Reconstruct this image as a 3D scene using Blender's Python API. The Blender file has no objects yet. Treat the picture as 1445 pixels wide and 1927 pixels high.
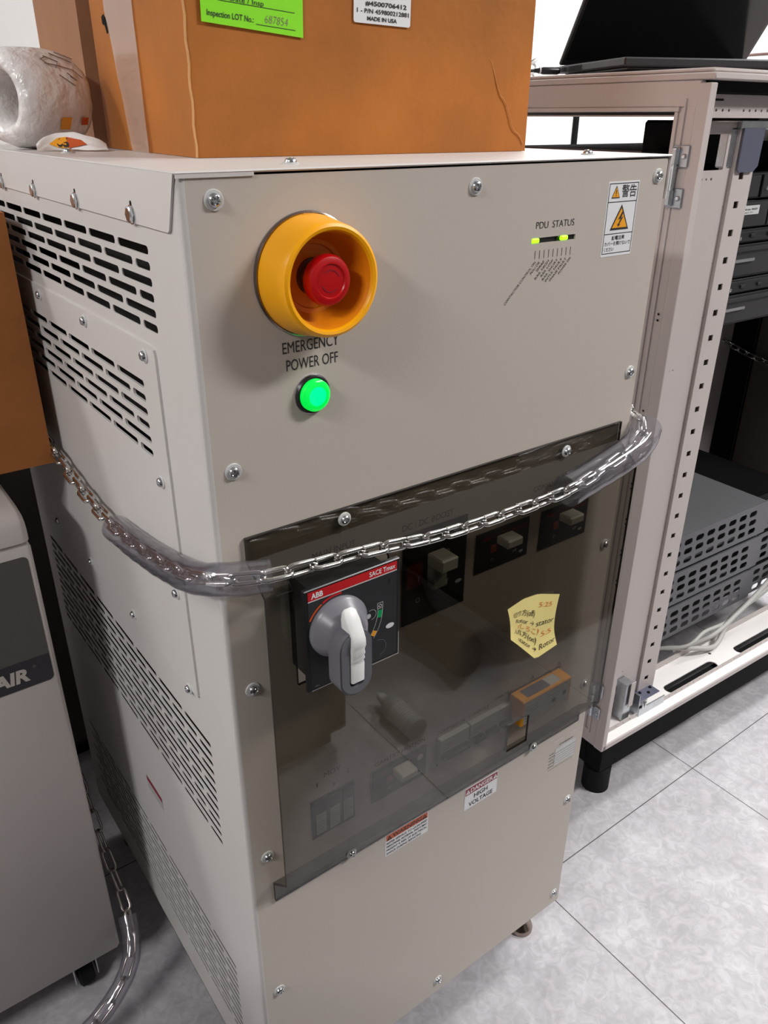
import bpy, math, random
from mathutils import Vector, Matrix, noise
from mathutils.geometry import tessellate_polygon
random.seed(7)
PI = math.pi
scn = bpy.context.scene
COL = scn.collection

# ---------------------------------------------------------------- camera, light, exposure
T = 1.134                                # height of the top edge of the cabinet's front panel
cam_data = bpy.data.cameras.new('camera')
cam = bpy.data.objects.new('camera', cam_data); COL.objects.link(cam)
yaw, pitch, roll = 0.6383, 0.4627, 0.0041
fw = Vector((math.sin(yaw)*math.cos(pitch), math.cos(yaw)*math.cos(pitch), -math.sin(pitch)))
rt = Vector((math.cos(yaw), -math.sin(yaw), 0)); up = rt.cross(fw)
r2 = rt*math.cos(roll)+up*math.sin(roll); u2 = -rt*math.sin(roll)+up*math.cos(roll)
cam.matrix_world = Matrix(((r2.x, u2.x, -fw.x, -0.2157), (r2.y, u2.y, -fw.y, -0.5000), (r2.z, u2.z, -fw.z, 1.1676), (0, 0, 0, 1)))
cam_data.sensor_fit = 'HORIZONTAL'; cam_data.sensor_width = 36
cam_data.lens = 36*1487.6/1445; cam_data.clip_start = 0.02
scn.camera = cam
scn.view_settings.view_transform = 'Standard'; scn.view_settings.look = 'None'
scn.view_settings.gamma = 1; scn.view_settings.use_curve_mapping = False
scn.view_settings.exposure = 0.1

world = bpy.data.worlds.new('world'); scn.world = world; world.use_nodes = True
world.node_tree.nodes['Background'].inputs[0].default_value = (1, 0.98, 0.97, 1)
world.node_tree.nodes['Background'].inputs[1].default_value = 0.25

CEIL = 2.6
LAMPS = [  # x, y, size x, size y, watts
    (-2.2, -0.8, 0.3, 0.8, 56), (1.75, -1.3, 1.0, 0.3, 66), (2.7, 0.0, 0.8, 0.3, 66),
    (-2.1, 1.3, 1.0, 0.3, 30), (1.9, 1.25, 1.2, 0.3, 28)]  # both lamps near the back wall are added to whiten it
LAMP_PLACE = ['over the left end of the room', 'over the aisle before the power cabinet', 'over the far right beyond the rack', 'added to whiten the back wall at the left', 'added to whiten the back wall behind the rack']
for i, (x, y, sx, sy, w) in enumerate(LAMPS):
    ld = bpy.data.lights.new('ceiling_lamp', 'AREA'); ld.shape = 'RECTANGLE'; ld.size = sx; ld.size_y = sy
    ld.energy = w; ld.color = (1.0, 0.985, 0.97)
    lo = bpy.data.objects.new('ceiling_lamp', ld); COL.objects.link(lo); lo.location = (x, y, CEIL-0.04)

# ---------------------------------------------------------------- materials
def srgb(r, g, b):
    f = lambda c: (c/255/12.92) if c/255 <= 0.04045 else ((c/255+0.055)/1.055)**2.4
    return (f(r), f(g), f(b), 1)
def mat(name, color, rough=0.5, metal=0.0, bump=0.0, bscale=200, var=0.0, vscale=6, spec=0.5, emit=None, es=0.0, coat=0.0):
    m = bpy.data.materials.new(name); m.use_nodes = True; nt = m.node_tree; b = nt.nodes['Principled BSDF']
    b.inputs['Base Color'].default_value = color; b.inputs['Roughness'].default_value = rough
    b.inputs['Metallic'].default_value = metal; b.inputs['Specular IOR Level'].default_value = spec
    b.inputs['Coat Weight'].default_value = coat
    if emit: b.inputs['Emission Color'].default_value = emit; b.inputs['Emission Strength'].default_value = es
    tc = nt.nodes.new('ShaderNodeTexCoord')
    if bump:
        n = nt.nodes.new('ShaderNodeTexNoise'); n.inputs['Scale'].default_value = bscale; n.inputs['Detail'].default_value = 3
        bp = nt.nodes.new('ShaderNodeBump'); bp.inputs['Strength'].default_value = bump; bp.inputs['Distance'].default_value = 0.001 if bump < 1 else 0.004
        nt.links.new(tc.outputs['Object'], n.inputs['Vector']); nt.links.new(n.outputs['Fac'], bp.inputs['Height'])
        nt.links.new(bp.outputs['Normal'], b.inputs['Normal'])
    if var:
        n = nt.nodes.new('ShaderNodeTexNoise'); n.inputs['Scale'].default_value = vscale; n.inputs['Detail'].default_value = 5
        mr = nt.nodes.new('ShaderNodeMapRange'); mr.inputs['From Min'].default_value = 0.3; mr.inputs['From Max'].default_value = 0.7
        mr.inputs['To Min'].default_value = 1-var; mr.inputs['To Max'].default_value = 1+var
        mx = nt.nodes.new('ShaderNodeMix'); mx.data_type = 'RGBA'; mx.blend_type = 'MULTIPLY'; mx.inputs[0].default_value = 1
        mx.inputs[6].default_value = color
        cb = nt.nodes.new('ShaderNodeCombineColor')
        nt.links.new(tc.outputs['Object'], n.inputs['Vector']); nt.links.new(n.outputs['Fac'], mr.inputs['Value'])
        for k in range(3): nt.links.new(mr.outputs['Result'], cb.inputs[k])
        nt.links.new(cb.outputs[0], mx.inputs[7]); nt.links.new(mx.outputs[2], b.inputs['Base Color'])
    return m
def sheet_mat(name, tint, gloss_rough, base_refl=0.04, haze=None, hazef=0.0, grazing=1.0, edge=None):
    """thin transparent sheet: tinted straight-through light plus a fresnel reflection"""
    m = bpy.data.materials.new(name); m.use_nodes = True; nt = m.node_tree; nt.nodes.clear()
    out = nt.nodes.new('ShaderNodeOutputMaterial'); tr = nt.nodes.new('ShaderNodeBsdfTransparent'); tr.inputs[0].default_value = tint
    gl = nt.nodes.new('ShaderNodeBsdfGlossy'); gl.inputs['Roughness'].default_value = gloss_rough
    lw = nt.nodes.new('ShaderNodeLayerWeight'); lw.inputs[0].default_value = 0.5
    pw = nt.nodes.new('ShaderNodeMath'); pw.operation = 'POWER'; pw.inputs[1].default_value = 5.0
    fr = nt.nodes.new('ShaderNodeMath'); fr.operation = 'MULTIPLY_ADD'; fr.inputs[1].default_value = 0.96; fr.inputs[2].default_value = base_refl
    mu = nt.nodes.new('ShaderNodeMath'); mu.operation = 'MULTIPLY'; mu.inputs[1].default_value = grazing
    nt.links.new(lw.outputs['Facing'], pw.inputs[0]); nt.links.new(pw.outputs[0], fr.inputs[0])
    mx = nt.nodes.new('ShaderNodeMixShader')
    nt.links.new(fr.outputs[0], mu.inputs[0]); nt.links.new(mu.outputs[0], mx.inputs[0])
    last = tr
    if edge:  # darker rim tint in place of refraction
        p2 = nt.nodes.new('ShaderNodeMath'); p2.operation = 'POWER'; p2.inputs[1].default_value = 2.2; nt.links.new(lw.outputs['Facing'], p2.inputs[0])
        cm = nt.nodes.new('ShaderNodeMix'); cm.data_type = 'RGBA'; cm.inputs[6].default_value = tint; cm.inputs[7].default_value = edge
        nt.links.new(p2.outputs[0], cm.inputs[0]); nt.links.new(cm.outputs[2], tr.inputs[0])
    if haze:
        df = nt.nodes.new('ShaderNodeBsdfDiffuse'); df.inputs[0].default_value = haze
        m2 = nt.nodes.new('ShaderNodeMixShader'); m2.inputs[0].default_value = hazef
        nt.links.new(tr.outputs[0], m2.inputs[1]); nt.links.new(df.outputs[0], m2.inputs[2]); last = m2
    nt.links.new(last.outputs[0], mx.inputs[1]); nt.links.new(gl.outputs[0], mx.inputs[2]); nt.links.new(mx.outputs[0], out.inputs[0])
    return m

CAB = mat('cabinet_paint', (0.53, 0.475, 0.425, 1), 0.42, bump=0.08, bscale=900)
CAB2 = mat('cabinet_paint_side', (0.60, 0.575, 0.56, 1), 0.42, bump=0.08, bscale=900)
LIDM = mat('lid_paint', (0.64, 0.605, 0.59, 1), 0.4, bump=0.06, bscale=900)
RACKM = mat('rack_paint', (0.52, 0.465, 0.45, 1), 0.38, bump=0.05, bscale=700)
BLK = mat('black_plastic', (0.012, 0.012, 0.013, 1), 0.35)
BLKP = mat('black_paint', (0.005, 0.005, 0.0055, 1), 0.75, spec=0.12)
VOID = mat('dark_interior', (0.006, 0.005, 0.005, 1), 0.8)
INK = mat('black_ink', (0.02, 0.02, 0.022, 1), 0.6)
WHT = mat('white_vinyl', (0.80, 0.80, 0.82, 1), 0.35)
SILVER = mat('zinc_steel', (0.62, 0.64, 0.66, 1), 0.22, 1.0)
CHROME = mat('stainless_chain', (0.66, 0.645, 0.63, 1), 0.12, 1.0, bump=0.05, bscale=300)
DULLCHAIN = mat('dull_chain', (0.50, 0.45, 0.42, 1), 0.25, 1.0)
GALV = mat('galvanised_bracket', (0.50, 0.53, 0.56, 1), 0.3, 1.0, var=0.12, vscale=60)
BLUEZ = mat('blue_zinc', (0.16, 0.17, 0.24, 1), 0.38, 0.6)
BRONZE = mat('bronze_foot', (0.35, 0.28, 0.24, 1), 0.22, 1.0)
YEL = mat('yellow_plastic', (1.0, 0.43, 0.0, 1), 0.34)
ORG = mat('bowl_plastic', (0.80, 0.24, 0.004, 1), 0.4)
REDB = mat('red_plastic', (0.50, 0.0, 0.003, 1), 0.36)
GRNL = mat('green_lens', (0.0, 0.45, 0.08, 1), 0.2, emit=(0.0, 0.80, 0.05, 1), es=0.8)
GRNC = mat('green_lens_centre', (0.0, 0.6, 0.25, 1), 0.2, emit=(0.0, 0.85, 0.22, 1), es=1.0)
LED = mat('status_led', (0.2, 0.9, 0.02, 1), 0.3, emit=(0.36, 1.0, 0.01, 1), es=1.6)
RED = mat('red_print', (0.52, 0.01, 0.014, 1), 0.4)
DRED = mat('maroon_print', (0.26, 0.012, 0.03, 1), 0.4)
ORP = mat('orange_print', (0.55, 0.085, 0.012, 1), 0.4)
AMB = mat('amber_print', (0.90, 0.38, 0.015, 1), 0.4)
GRNP = mat('green_print', (0.0, 0.36, 0.12, 1), 0.4)
HGREY = mat('handle_grey', (0.13, 0.13, 0.15, 1), 0.38)
HUBG = mat('hub_grey', (0.17, 0.17, 0.195, 1), 0.33)
LGREY = mat('light_grey_plastic', (0.58, 0.58, 0.575, 1), 0.45)
TOGG = mat('toggle_grey', (0.62, 0.61, 0.55, 1), 0.45)
DIN = mat('breaker_grey', (0.52, 0.53, 0.52, 1), 0.5)
DARKW = mat('printed_grey', (0.42, 0.42, 0.42, 1), 0.5)
SMOKE = sheet_mat('smoked_acrylic', (0.60, 0.582, 0.545, 1), 0.015, base_refl=0.088, grazing=1.0)
VINYL = sheet_mat('clear_vinyl_tube', (0.93, 0.925, 0.94, 1), 0.07, base_refl=0.06, haze=(0.60, 0.59, 0.66, 1), hazef=0.035, grazing=1.0, edge=(0.55, 0.54, 0.60, 1))
WRAP = mat('plastic_wrap', (0.80, 0.77, 0.76, 1), 0.2, bump=1.0, bscale=70, var=0.06, vscale=30)
PAPER = mat('white_paper', (0.80, 0.77, 0.75, 1), 0.6, bump=0.2, bscale=60)
NOTE = mat('yellow_paper', (0.88, 0.74, 0.28, 1), 0.7, bump=0.25, bscale=40)
GREENL = mat('fluorescent_green_paper', (0.25, 0.80, 0.008, 1), 0.6)
KRAFT = mat('kraft_cardboard', (0.41, 0.130, 0.013, 1), 0.75, bump=0.4, bscale=120, var=0.2, vscale=9)
KRAFT2 = mat('kraft_cardboard_edge', (0.62, 0.33, 0.13, 1), 0.8)
KRAFT3 = mat('brown_kraft_cardboard', (0.34, 0.115, 0.025, 1), 0.75, bump=0.35, bscale=160, var=0.12, vscale=14)
KRAFTB = mat('pale_kraft_cardboard', (0.36, 0.17, 0.085, 1), 0.75, bump=0.3, bscale=160, var=0.1, vscale=14)
TAPE = sheet_mat('clear_packing_tape', (0.97, 0.95, 0.93, 1), 0.12, haze=(0.72, 0.60, 0.52, 1), hazef=0.38, grazing=1.0)
MACH = mat('machine_plastic', (0.66, 0.615, 0.595, 1), 0.45, bump=0.1, bscale=800)
MPAN = mat('machine_label_grey', (0.085, 0.08, 0.075, 1), 0.5)
MBAND = mat('machine_label_black', (0.028, 0.026, 0.032, 1), 0.5)
LETG = mat('lettering_grey', (0.50, 0.46, 0.42, 1), 0.5)
SRV = mat('server_grey', (0.038, 0.038, 0.042, 1), 0.4, metal=0.4)
SRVD = mat('server_dark', (0.018, 0.018, 0.02, 1), 0.45, metal=0.2)
TRAY = mat('tray_grey', (0.13, 0.132, 0.145, 1), 0.45, metal=0.3)
TRAYT = mat('tray_lid_grey', (0.16, 0.165, 0.175, 1), 0.5, metal=0.2)
DOORB = mat('rack_door_brown', (0.07, 0.056, 0.05, 1), 0.5)
LAPT = mat('laptop_black', (0.022, 0.022, 0.024, 1), 0.38)
SCRN = mat('laptop_screen', (0.004, 0.004, 0.005, 1), 0.12)
CABG = mat('cable_grey', (0.50, 0.49, 0.47, 1), 0.5)
FOOTR = mat('rubber_black', (0.008, 0.008, 0.008, 1), 0.7, spec=0.2)
PEN = mat('pen_ink', (0.03, 0.025, 0.02, 1), 0.6)
PENO = mat('orange_pen', (0.70, 0.16, 0.02, 1), 0.6)
PENG = mat('faded_marker', (0.25, 0.17, 0.15, 1), 0.6)
BOOT = mat('brown_black_cloth', (0.035, 0.027, 0.022, 1), 0.8)
WALLM = mat('wall_paint', (0.86, 0.85, 0.84, 1), 0.6)
CEILM = mat('ceiling_paint', (0.55, 0.54, 0.53, 1), 0.7)  # unseen ceiling, darkened to cut bounced light
LAMPM = mat('lamp_diffuser', (0.9, 0.9, 0.9, 1), 0.5, emit=(1, 0.98, 0.95, 1), es=4.0)

# floor: mottled vinyl tiles with thin dark joints
def floor_mat():
    m = bpy.data.materials.new('vinyl_floor_tiles'); m.use_nodes = True; nt = m.node_tree; L = nt.links; b = nt.nodes['Principled BSDF']
    b.inputs['Roughness'].default_value = 0.48
    tc = nt.nodes.new('ShaderNodeTexCoord')
    n1 = nt.nodes.new('ShaderNodeTexNoise'); n1.inputs['Scale'].default_value = 11; n1.inputs['Detail'].default_value = 9; n1.inputs['Roughness'].default_value = 0.68
    n1.inputs['Distortion'].default_value = 0.5
    n2 = nt.nodes.new('ShaderNodeTexNoise'); n2.inputs['Scale'].default_value = 46; n2.inputs['Detail'].default_value = 4; n2.inputs['Distortion'].default_value = 1.6
    L.new(tc.outputs['Object'], n1.inputs['Vector']); L.new(tc.outputs['Object'], n2.inputs['Vector'])
    r1 = nt.nodes.new('ShaderNodeValToRGB'); e = r1.color_ramp.elements
    e[0].position = 0.33; e[0].color = (0.37, 0.355, 0.375, 1); e[1].position = 0.66; e[1].color = (0.49, 0.48, 0.50, 1)
    e2 = e.new(0.5); e2.color = (0.42, 0.405, 0.43, 1)
    L.new(n1.outputs['Fac'], r1.inputs[0])
    r2_ = nt.nodes.new('ShaderNodeValToRGB'); q = r2_.color_ramp.elements
    q[0].position = 0.40; q[0].color = (0.95, 0.95, 0.95, 1); q[1].position = 0.66; q[1].color = (1.16, 1.16, 1.16, 1)
    L.new(n2.outputs['Fac'], r2_.inputs[0])
    mx = nt.nodes.new('ShaderNodeMix'); mx.data_type = 'RGBA'; mx.blend_type = 'MULTIPLY'; mx.inputs[0].default_value = 1
    L.new(r1.outputs[0], mx.inputs[6]); L.new(r2_.outputs[0], mx.inputs[7])
    sp = nt.nodes.new('ShaderNodeSeparateXYZ'); L.new(tc.outputs['Object'], sp.inputs[0])
    def line(out, off):
        a = nt.nodes.new('ShaderNodeMath'); a.operation = 'SUBTRACT'; a.inputs[1].default_value = off; L.new(out, a.inputs[0])
        p = nt.nodes.new('ShaderNodeMath'); p.operation = 'PINGPONG'; p.inputs[1].default_value = 0.2237; L.new(a.outputs[0], p.inputs[0])
        c = nt.nodes.new('ShaderNodeMath'); c.operation = 'LESS_THAN'; c.inputs[1].default_value = 0.0009; L.new(p.outputs[0], c.inputs[0]); return c.outputs[0]
    lx = line(sp.outputs['X'], 0.547); ly = line(sp.outputs['Y'], 0.0875)
    mxm = nt.nodes.new('ShaderNodeMath'); mxm.operation = 'MAXIMUM'; L.new(lx, mxm.inputs[0]); L.new(ly, mxm.inputs[1])
    mj = nt.nodes.new('ShaderNodeMix'); mj.data_type = 'RGBA'; mj.inputs[7].default_value = (0.06, 0.055, 0.06, 1)
    L.new(mxm.outputs[0], mj.inputs[0]); L.new(mx.outputs[2], mj.inputs[6]); L.new(mj.outputs[2], b.inputs['Base Color'])
    return m
FLOORM = floor_mat()

# ---------------------------------------------------------------- mesh helpers
BASE = {}
PM = Matrix.Identity(4)     # placement of the piece of furniture being built
def prop(o, label=None, cat=None, group=None, kind=None):
    if label: o['label'] = label
    if cat: o['category'] = cat
    if group: o['group'] = group
    if kind: o['kind'] = kind
    return o
def thing(name, label, cat, base, rotz=0.0, group=None):
    o = bpy.data.objects.new(name, None); COL.objects.link(o); o.empty_display_size = 0.05
    base = PM @ Vector(base); o.location = base; o.rotation_euler = (0, 0, rotz); BASE[o.name] = base
    return prop(o, label, cat, group)
class MB:
    def __init__(self): self.v = []; self.f = []; self.m = []; self.mats = []
    def mi(self, m):
        if m not in self.mats: self.mats.append(m)
        return self.mats.index(m)
    def add(self, vs, fs, m, X=None):
        o = len(self.v)
        self.v += [(X @ Vector(p)) if X else Vector(p) for p in vs]
        k = self.mi(m)
        for f in fs: self.f.append([i+o for i in f]); self.m.append(k)
        return self
    def box(self, x0, x1, y0, y1, z0, z1, m, X=None, c=0.0):
        """box with chamfered edges of width c"""
        if c <= 0:
            vs = [(x, y, z) for x in (x0, x1) for y in (y0, y1) for z in (z0, z1)]
            fs = [(0, 1, 3, 2), (4, 6, 7, 5), (0, 4, 5, 1), (2, 3, 7, 6), (0, 2, 6, 4), (1, 5, 7, 3)]
            return self.add(vs, fs, m, X)
        vs = []; idx = {}
        P = ((x0, x1), (y0, y1), (z0, z1))
        for a in (0, 1):
            for b in (0, 1):
                for d in (0, 1):
                    for ax in range(3):
                        p = [P[0][a], P[1][b], P[2][d]]
                        for k, s in zip(range(3), (a, b, d)):
                            if k != ax: p[k] += c if s == 0 else -c
                        idx[(a, b, d, ax)] = len(vs); vs.append(tuple(p))
        fs = []
        for ax in range(3):
            o1, o2 = [k for k in range(3) if k != ax]
            for s in (0, 1):
                q = []
                for (u, w) in ((0, 0), (1, 0), (1, 1), (0, 1)):
                    t = [0, 0, 0]; t[ax] = s; t[o1] = u; t[o2] = w; q.append(idx[(t[0], t[1], t[2], ax)])
                fs.append(q if (s == 1) == (ax != 1) else q[::-1])
            for u in (0, 1):
                for w in (0, 1):
                    q = []
                    for s, k in ((0, o1), (1, o1), (1, o2), (0, o2)):
                        t = [0, 0, 0]; t[ax] = s; t[o1] = u; t[o2] = w; q.append(idx[(t[0], t[1], t[2], k)])
                    fs.append(q)
        for a in (0, 1):
            for b in (0, 1):
                for d in (0, 1): fs.append([idx[(a, b, d, k)] for k in range(3)])
        return self.add(vs, fs, m, X)
    def lathe(self, prof, m, X=None, n=32, a0=0.0, a1=2*PI):
        """profile [(r, h)] turned about local z"""
        full = abs(a1-a0-2*PI) < 1e-6; k = n if full else n+1; vs = []; fs = []
        for (r, h) in prof:
            for i in range(k):
                a = a0+(a1-a0)*i/n; vs.append((r*math.cos(a), r*math.sin(a), h))
        for j in range(len(prof)-1):
            for i in range(n):
                i2 = (i+1) % k
                fs.append((j*k+i, j*k+i2, (j+1)*k+i2, (j+1)*k+i))
        return self.add(vs, fs, m, X)
    def disc(self, r, h, m, X=None, n=32):
        vs = [(r*math.cos(2*PI*i/n), r*math.sin(2*PI*i/n), h) for i in range(n)]
        return self.add(vs, [list(range(n))], m, X)
    def tube(self, path, r, m, n=10, closed=False, X=None, caps=True):
        P = [Vector(p) for p in path]; N = len(P); vs = []; fs = []
        rr = r if isinstance(r, (list, tuple)) else [r]*N
        nrm = None
        for i in range(N):
            if closed: t = (P[(i+1) % N]-P[i-1]).normalized()
            else: t = (P[min(i+1, N-1)]-P[max(i-1, 0)]).normalized()
            if nrm is None:
                nrm = t.orthogonal().normalized()
            nrm = (nrm-t*nrm.dot(t)).normalized(); b = t.cross(nrm)
            for k in range(n):
                a = 2*PI*k/n; vs.append(P[i]+(nrm*math.cos(a)+b*math.sin(a))*rr[i])
        for i in range(N if closed else N-1):
            j = (i+1) % N
            for k in range(n): k2 = (k+1) % n; fs.append((i*n+k, i*n+k2, j*n+k2, j*n+k))
        if not closed and caps: fs += [list(range(n))[::-1], [(N-1)*n+k for k in range(n)]]
        return self.add(vs, fs, m, X)
    def plate(self, outer, holes, th, m, X, edge=None):
        """flat sheet in local xy with holes, local z from 0 to th"""
        loops = [outer]+list(holes); flat = [p for l in loops for p in l]
        tris = tessellate_polygon([[Vector((p[0], p[1], 0)) for p in l] for l in loops]); n = len(flat)
        self.add([(p[0], p[1], th) for p in flat], [list(t) for t in tris], m, X)
        if th:
            self.add([(p[0], p[1], 0) for p in flat], [list(t)[::-1] for t in tris], m, X)
            for l in loops:
                k = len(l); vs = [(p[0], p[1], 0) for p in l]+[(p[0], p[1], th) for p in l]
                self.add(vs, [(i, (i+1) % k, k+(i+1) % k, k+i) for i in range(k)], edge or m, X)
        return self
    def grid(self, fn, nu, nv, m, X=None):
        vs = [fn(i/nu, j/nv) for j in range(nv+1) for i in range(nu+1)]
        fs = [(j*(nu+1)+i, j*(nu+1)+i+1, (j+1)*(nu+1)+i+1, (j+1)*(nu+1)+i) for j in range(nv) for i in range(nu)]
        return self.add(vs, fs, m, X)
    def build(self, name, parent=None, base=None, label=None, smooth=35, cat=None, group=None, kind=None, recalc=True):
        b = BASE[parent.name] if parent else PM @ Vector(base or (0, 0, 0))
        me = bpy.data.meshes.new(name); me.from_pydata([tuple((PM @ p)-b) for p in self.v], [], self.f)
        for m in self.mats: me.materials.append(m)
        me.polygons.foreach_set('material_index', self.m)
        if recalc:
            import bmesh
            bm = bmesh.new(); bm.from_mesh(me); bmesh.ops.remove_doubles(bm, verts=bm.verts, dist=1e-6)
            bmesh.ops.recalc_face_normals(bm, faces=bm.faces); bm.to_mesh(me); bm.free()
        if smooth:
            me.polygons.foreach_set('use_smooth', [True]*len(me.polygons)); me.set_sharp_from_angle(angle=math.radians(smooth))
        me.update()
        o = bpy.data.objects.new(name, me); COL.objects.link(o)
        if parent: o.parent = parent
        else: o.location = b
        BASE[o.name] = b
        return prop(o, label, cat, group, kind)
def copies(mesh_obj, parent, mats_):
    """first matrix moves the object itself, the rest are linked copies"""
    out = []
    for i, M_ in enumerate(mats_):
        o = mesh_obj if i == 0 else mesh_obj.copy()
        if i: COL.objects.link(o)
        o.parent = parent
        b = BASE[parent.name] if parent else Vector((0, 0, 0))
        o.matrix_basis = Matrix.Translation(-b) @ (PM @ M_); BASE[o.name] = b; out.append(o)
    return out
def frame(origin, u, v):
    """matrix whose local x runs along u, y along v"""
    u = Vector(u).normalized(); v = Vector(v); v = (v-u*v.dot(u)).normalized(); n = u.cross(v); o = Vector(origin)
    return Matrix(((u.x, v.x, n.x, o.x), (u.y, v.y, n.y, o.y), (u.z, v.z, n.z, o.z), (0, 0, 0, 1)))
def FR(x, z, y=0.0): return frame((x, y, z), (1, 0, 0), (0, 0, 1))       # facing -y
def SD(y, z, x=-0.005): return frame((x, y, z), (0, -1, 0), (0, 0, 1))   # facing -x
def rrect(x0, y0, x1, y1, r, n=3):
    pts = []
    for cx, cy, a in ((x1-r, y1-r, 0), (x0+r, y1-r, 90), (x0+r, y0+r, 180), (x1-r, y0+r, 270)):
        for k in range(n+1): t = math.radians(a+90*k/n); pts.append((cx+r*math.cos(t), cy+r*math.sin(t)))
    return pts
def circ(cx, cy, r, n=14): return [(cx+r*math.cos(2*PI*k/n), cy+r*math.sin(2*PI*k/n)) for k in range(n)]
_txt = {}
def glyphs(body, bold=0.0):
    key = (body, bold)
    if key not in _txt:
        c = bpy.data.curves.new('lettering', 'FONT'); c.body = body; c.offset = bold; c.resolution_u = 3; c.fill_mode = 'FRONT'
        o = bpy.data.objects.new('lettering', c); COL.objects.link(o)
        bpy.context.view_layer.update()
        me = o.evaluated_get(bpy.context.evaluated_depsgraph_get()).to_mesh()
        vs = [tuple(v.co)[:2] for v in me.vertices]; fs = [list(p.vertices) for p in me.polygons]
        bpy.data.objects.remove(o); bpy.data.curves.remove(c); _txt[key] = (vs, fs)
    return _txt[key]
def text(mb, body, x0, x1, y0, h, m, X, eps=0.00025, bold=0.0, shear=0.0, fn=None):
    """fits body between x0 and x1 with capital height h on baseline y0 in the frame X"""
    vs, fs = glyphs(body, bold)
    if not vs: return
    a = min(p[0] for p in vs); b = max(p[0] for p in vs); s = (x1-x0)/(b-a); cap = 0.73
    out = [((p[0]-a)*s+x0+shear*(p[1]/cap*h), p[1]/cap*h+y0, eps) for p in vs]
    if fn: out = [fn(*p) for p in out]
    mb.add(out, fs, m, X)
def quad(mb, x0, y0, x1, y1, m, X, eps=0.0002):
    mb.add([(x0, y0, eps), (x1, y0, eps), (x1, y1, eps), (x0, y1, eps)], [(0, 1, 2, 3)], m, X)
def ring(mb, x0, y0, x1, y1, w, m, X, eps=0.0003):
    for q in ((x0, y0, x1, y0+w), (x0, y1-w, x1, y1), (x0, y0, x0+w, y1), (x1-w, y0, x1, y1)): quad(mb, *q, m, X, eps)
def poly(mb, pts, m, X, eps=0.0003):
    tr = tessellate_polygon([[Vector((p[0], p[1], 0)) for p in pts]])
    mb.add([(p[0], p[1], eps) for p in pts], [list(t) for t in tr], m, X)
def outline(mb, pts, w, m, X, eps=0.0003):
    P = [Vector((p[0], p[1], 0)) for p in pts]; c = sum(P, Vector())/len(P)
    Q = [c+(p-c)*(1-w) for p in P]; n = len(P)
    mb.add([(p.x, p.y, eps) for p in P]+[(p.x, p.y, eps) for p in Q], [(i, (i+1) % n, n+(i+1) % n, n+i) for i in range(n)], m, X)
def arc_band(mb, cx, cy, r0, r1, a0, a1, m, X, eps=0.0003, n=16):
    vs = []
    for k in range(n+1):
        a = math.radians(a0+(a1-a0)*k/n); vs += [(cx+r0*math.cos(a), cy+r0*math.sin(a), eps), (cx+r1*math.cos(a), cy+r1*math.sin(a), eps)]
    mb.add(vs, [(2*k, 2*k+1, 2*k+3, 2*k+2) for k in range(n)], m, X)
def bez(pts, n=60):
    """smooth curve through the given points"""
    P = [Vector(p) for p in pts]; P = [P[0]*2-P[1]]+P+[P[-1]*2-P[-2]]; out = []
    seg = len(P)-3
    for s in range(seg):
        a, b, c, d = P[s:s+4]; k = max(2, n//seg)
        for i in range(k):
            t = i/k; out.append(0.5*((2*b)+(c-a)*t+(2*a-5*b+4*c-d)*t*t+(3*b-a-3*c+d)*t**3))
    out.append(P[-2]); return out
def resample(path, step):
    out = [path[0]]; acc = 0
    for a, b in zip(path, path[1:]):
        L = (b-a).length; d = step-acc
        while d <= L: out.append(a+(b-a)*(d/L)); d += step
        acc = (acc+L) % step
    return out

# ---------------------------------------------------------------- the room
def slab(name, x0, x1, y0, y1, z0, z1, m):
    b = MB(); b.box(x0, x1, y0, y1, z0, z1, m); return b.build(name, None, (0, 0, 0), kind='structure', smooth=0)
OTHW = mat('bounce_cut_paint', (0.30, 0.29, 0.28, 1), 0.7)  # unseen walls, darkened to cut bounced light
slab('floor', -4.5, 4.5, -4.0, 2.0, -0.1, 0.0, FLOORM)
slab('ceiling', -4.5, 4.5, -4.0, 2.0, CEIL, CEIL+0.1, CEILM)
slab('wall_back', -4.5, 4.5, 1.6, 1.7, 0.0, CEIL, WALLM)
slab('wall_front', -4.5, 4.5, -4.0, -3.9, 0.0, CEIL, OTHW)
slab('wall_left', -4.5, -4.4, -3.9, 1.6, 0.0, CEIL, OTHW)
slab('wall_right', 4.4, 4.5, -3.9, 1.6, 0.0, CEIL, OTHW)
slab('trim_1', 2.163, 2.178, 1.585, 1.6, 0.0, CEIL, BLKP)
for i, (x, y, sx, sy, w) in enumerate(LAMPS):
    t = thing('ceiling_light', 'flat white ceiling panel light '+LAMP_PLACE[i], 'ceiling light', (x, y, CEIL), group='ceiling panel lights')
    b = MB(); b.plate(rrect(x-sx/2-0.03, y-sy/2-0.03, x+sx/2+0.03, y+sy/2+0.03, 0.01), [rrect(x-sx/2, y-sy/2, x+sx/2, y+sy/2, 0.005)], 0.02, WHT, Matrix.Translation((0, 0, CEIL-0.02))); b.build('frame', t)
    b = MB(); b.box(x-sx/2, x+sx/2, y-sy/2, y+sy/2, CEIL-0.012, CEIL-0.004, LAMPM); b.build('diffuser', t)

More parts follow.
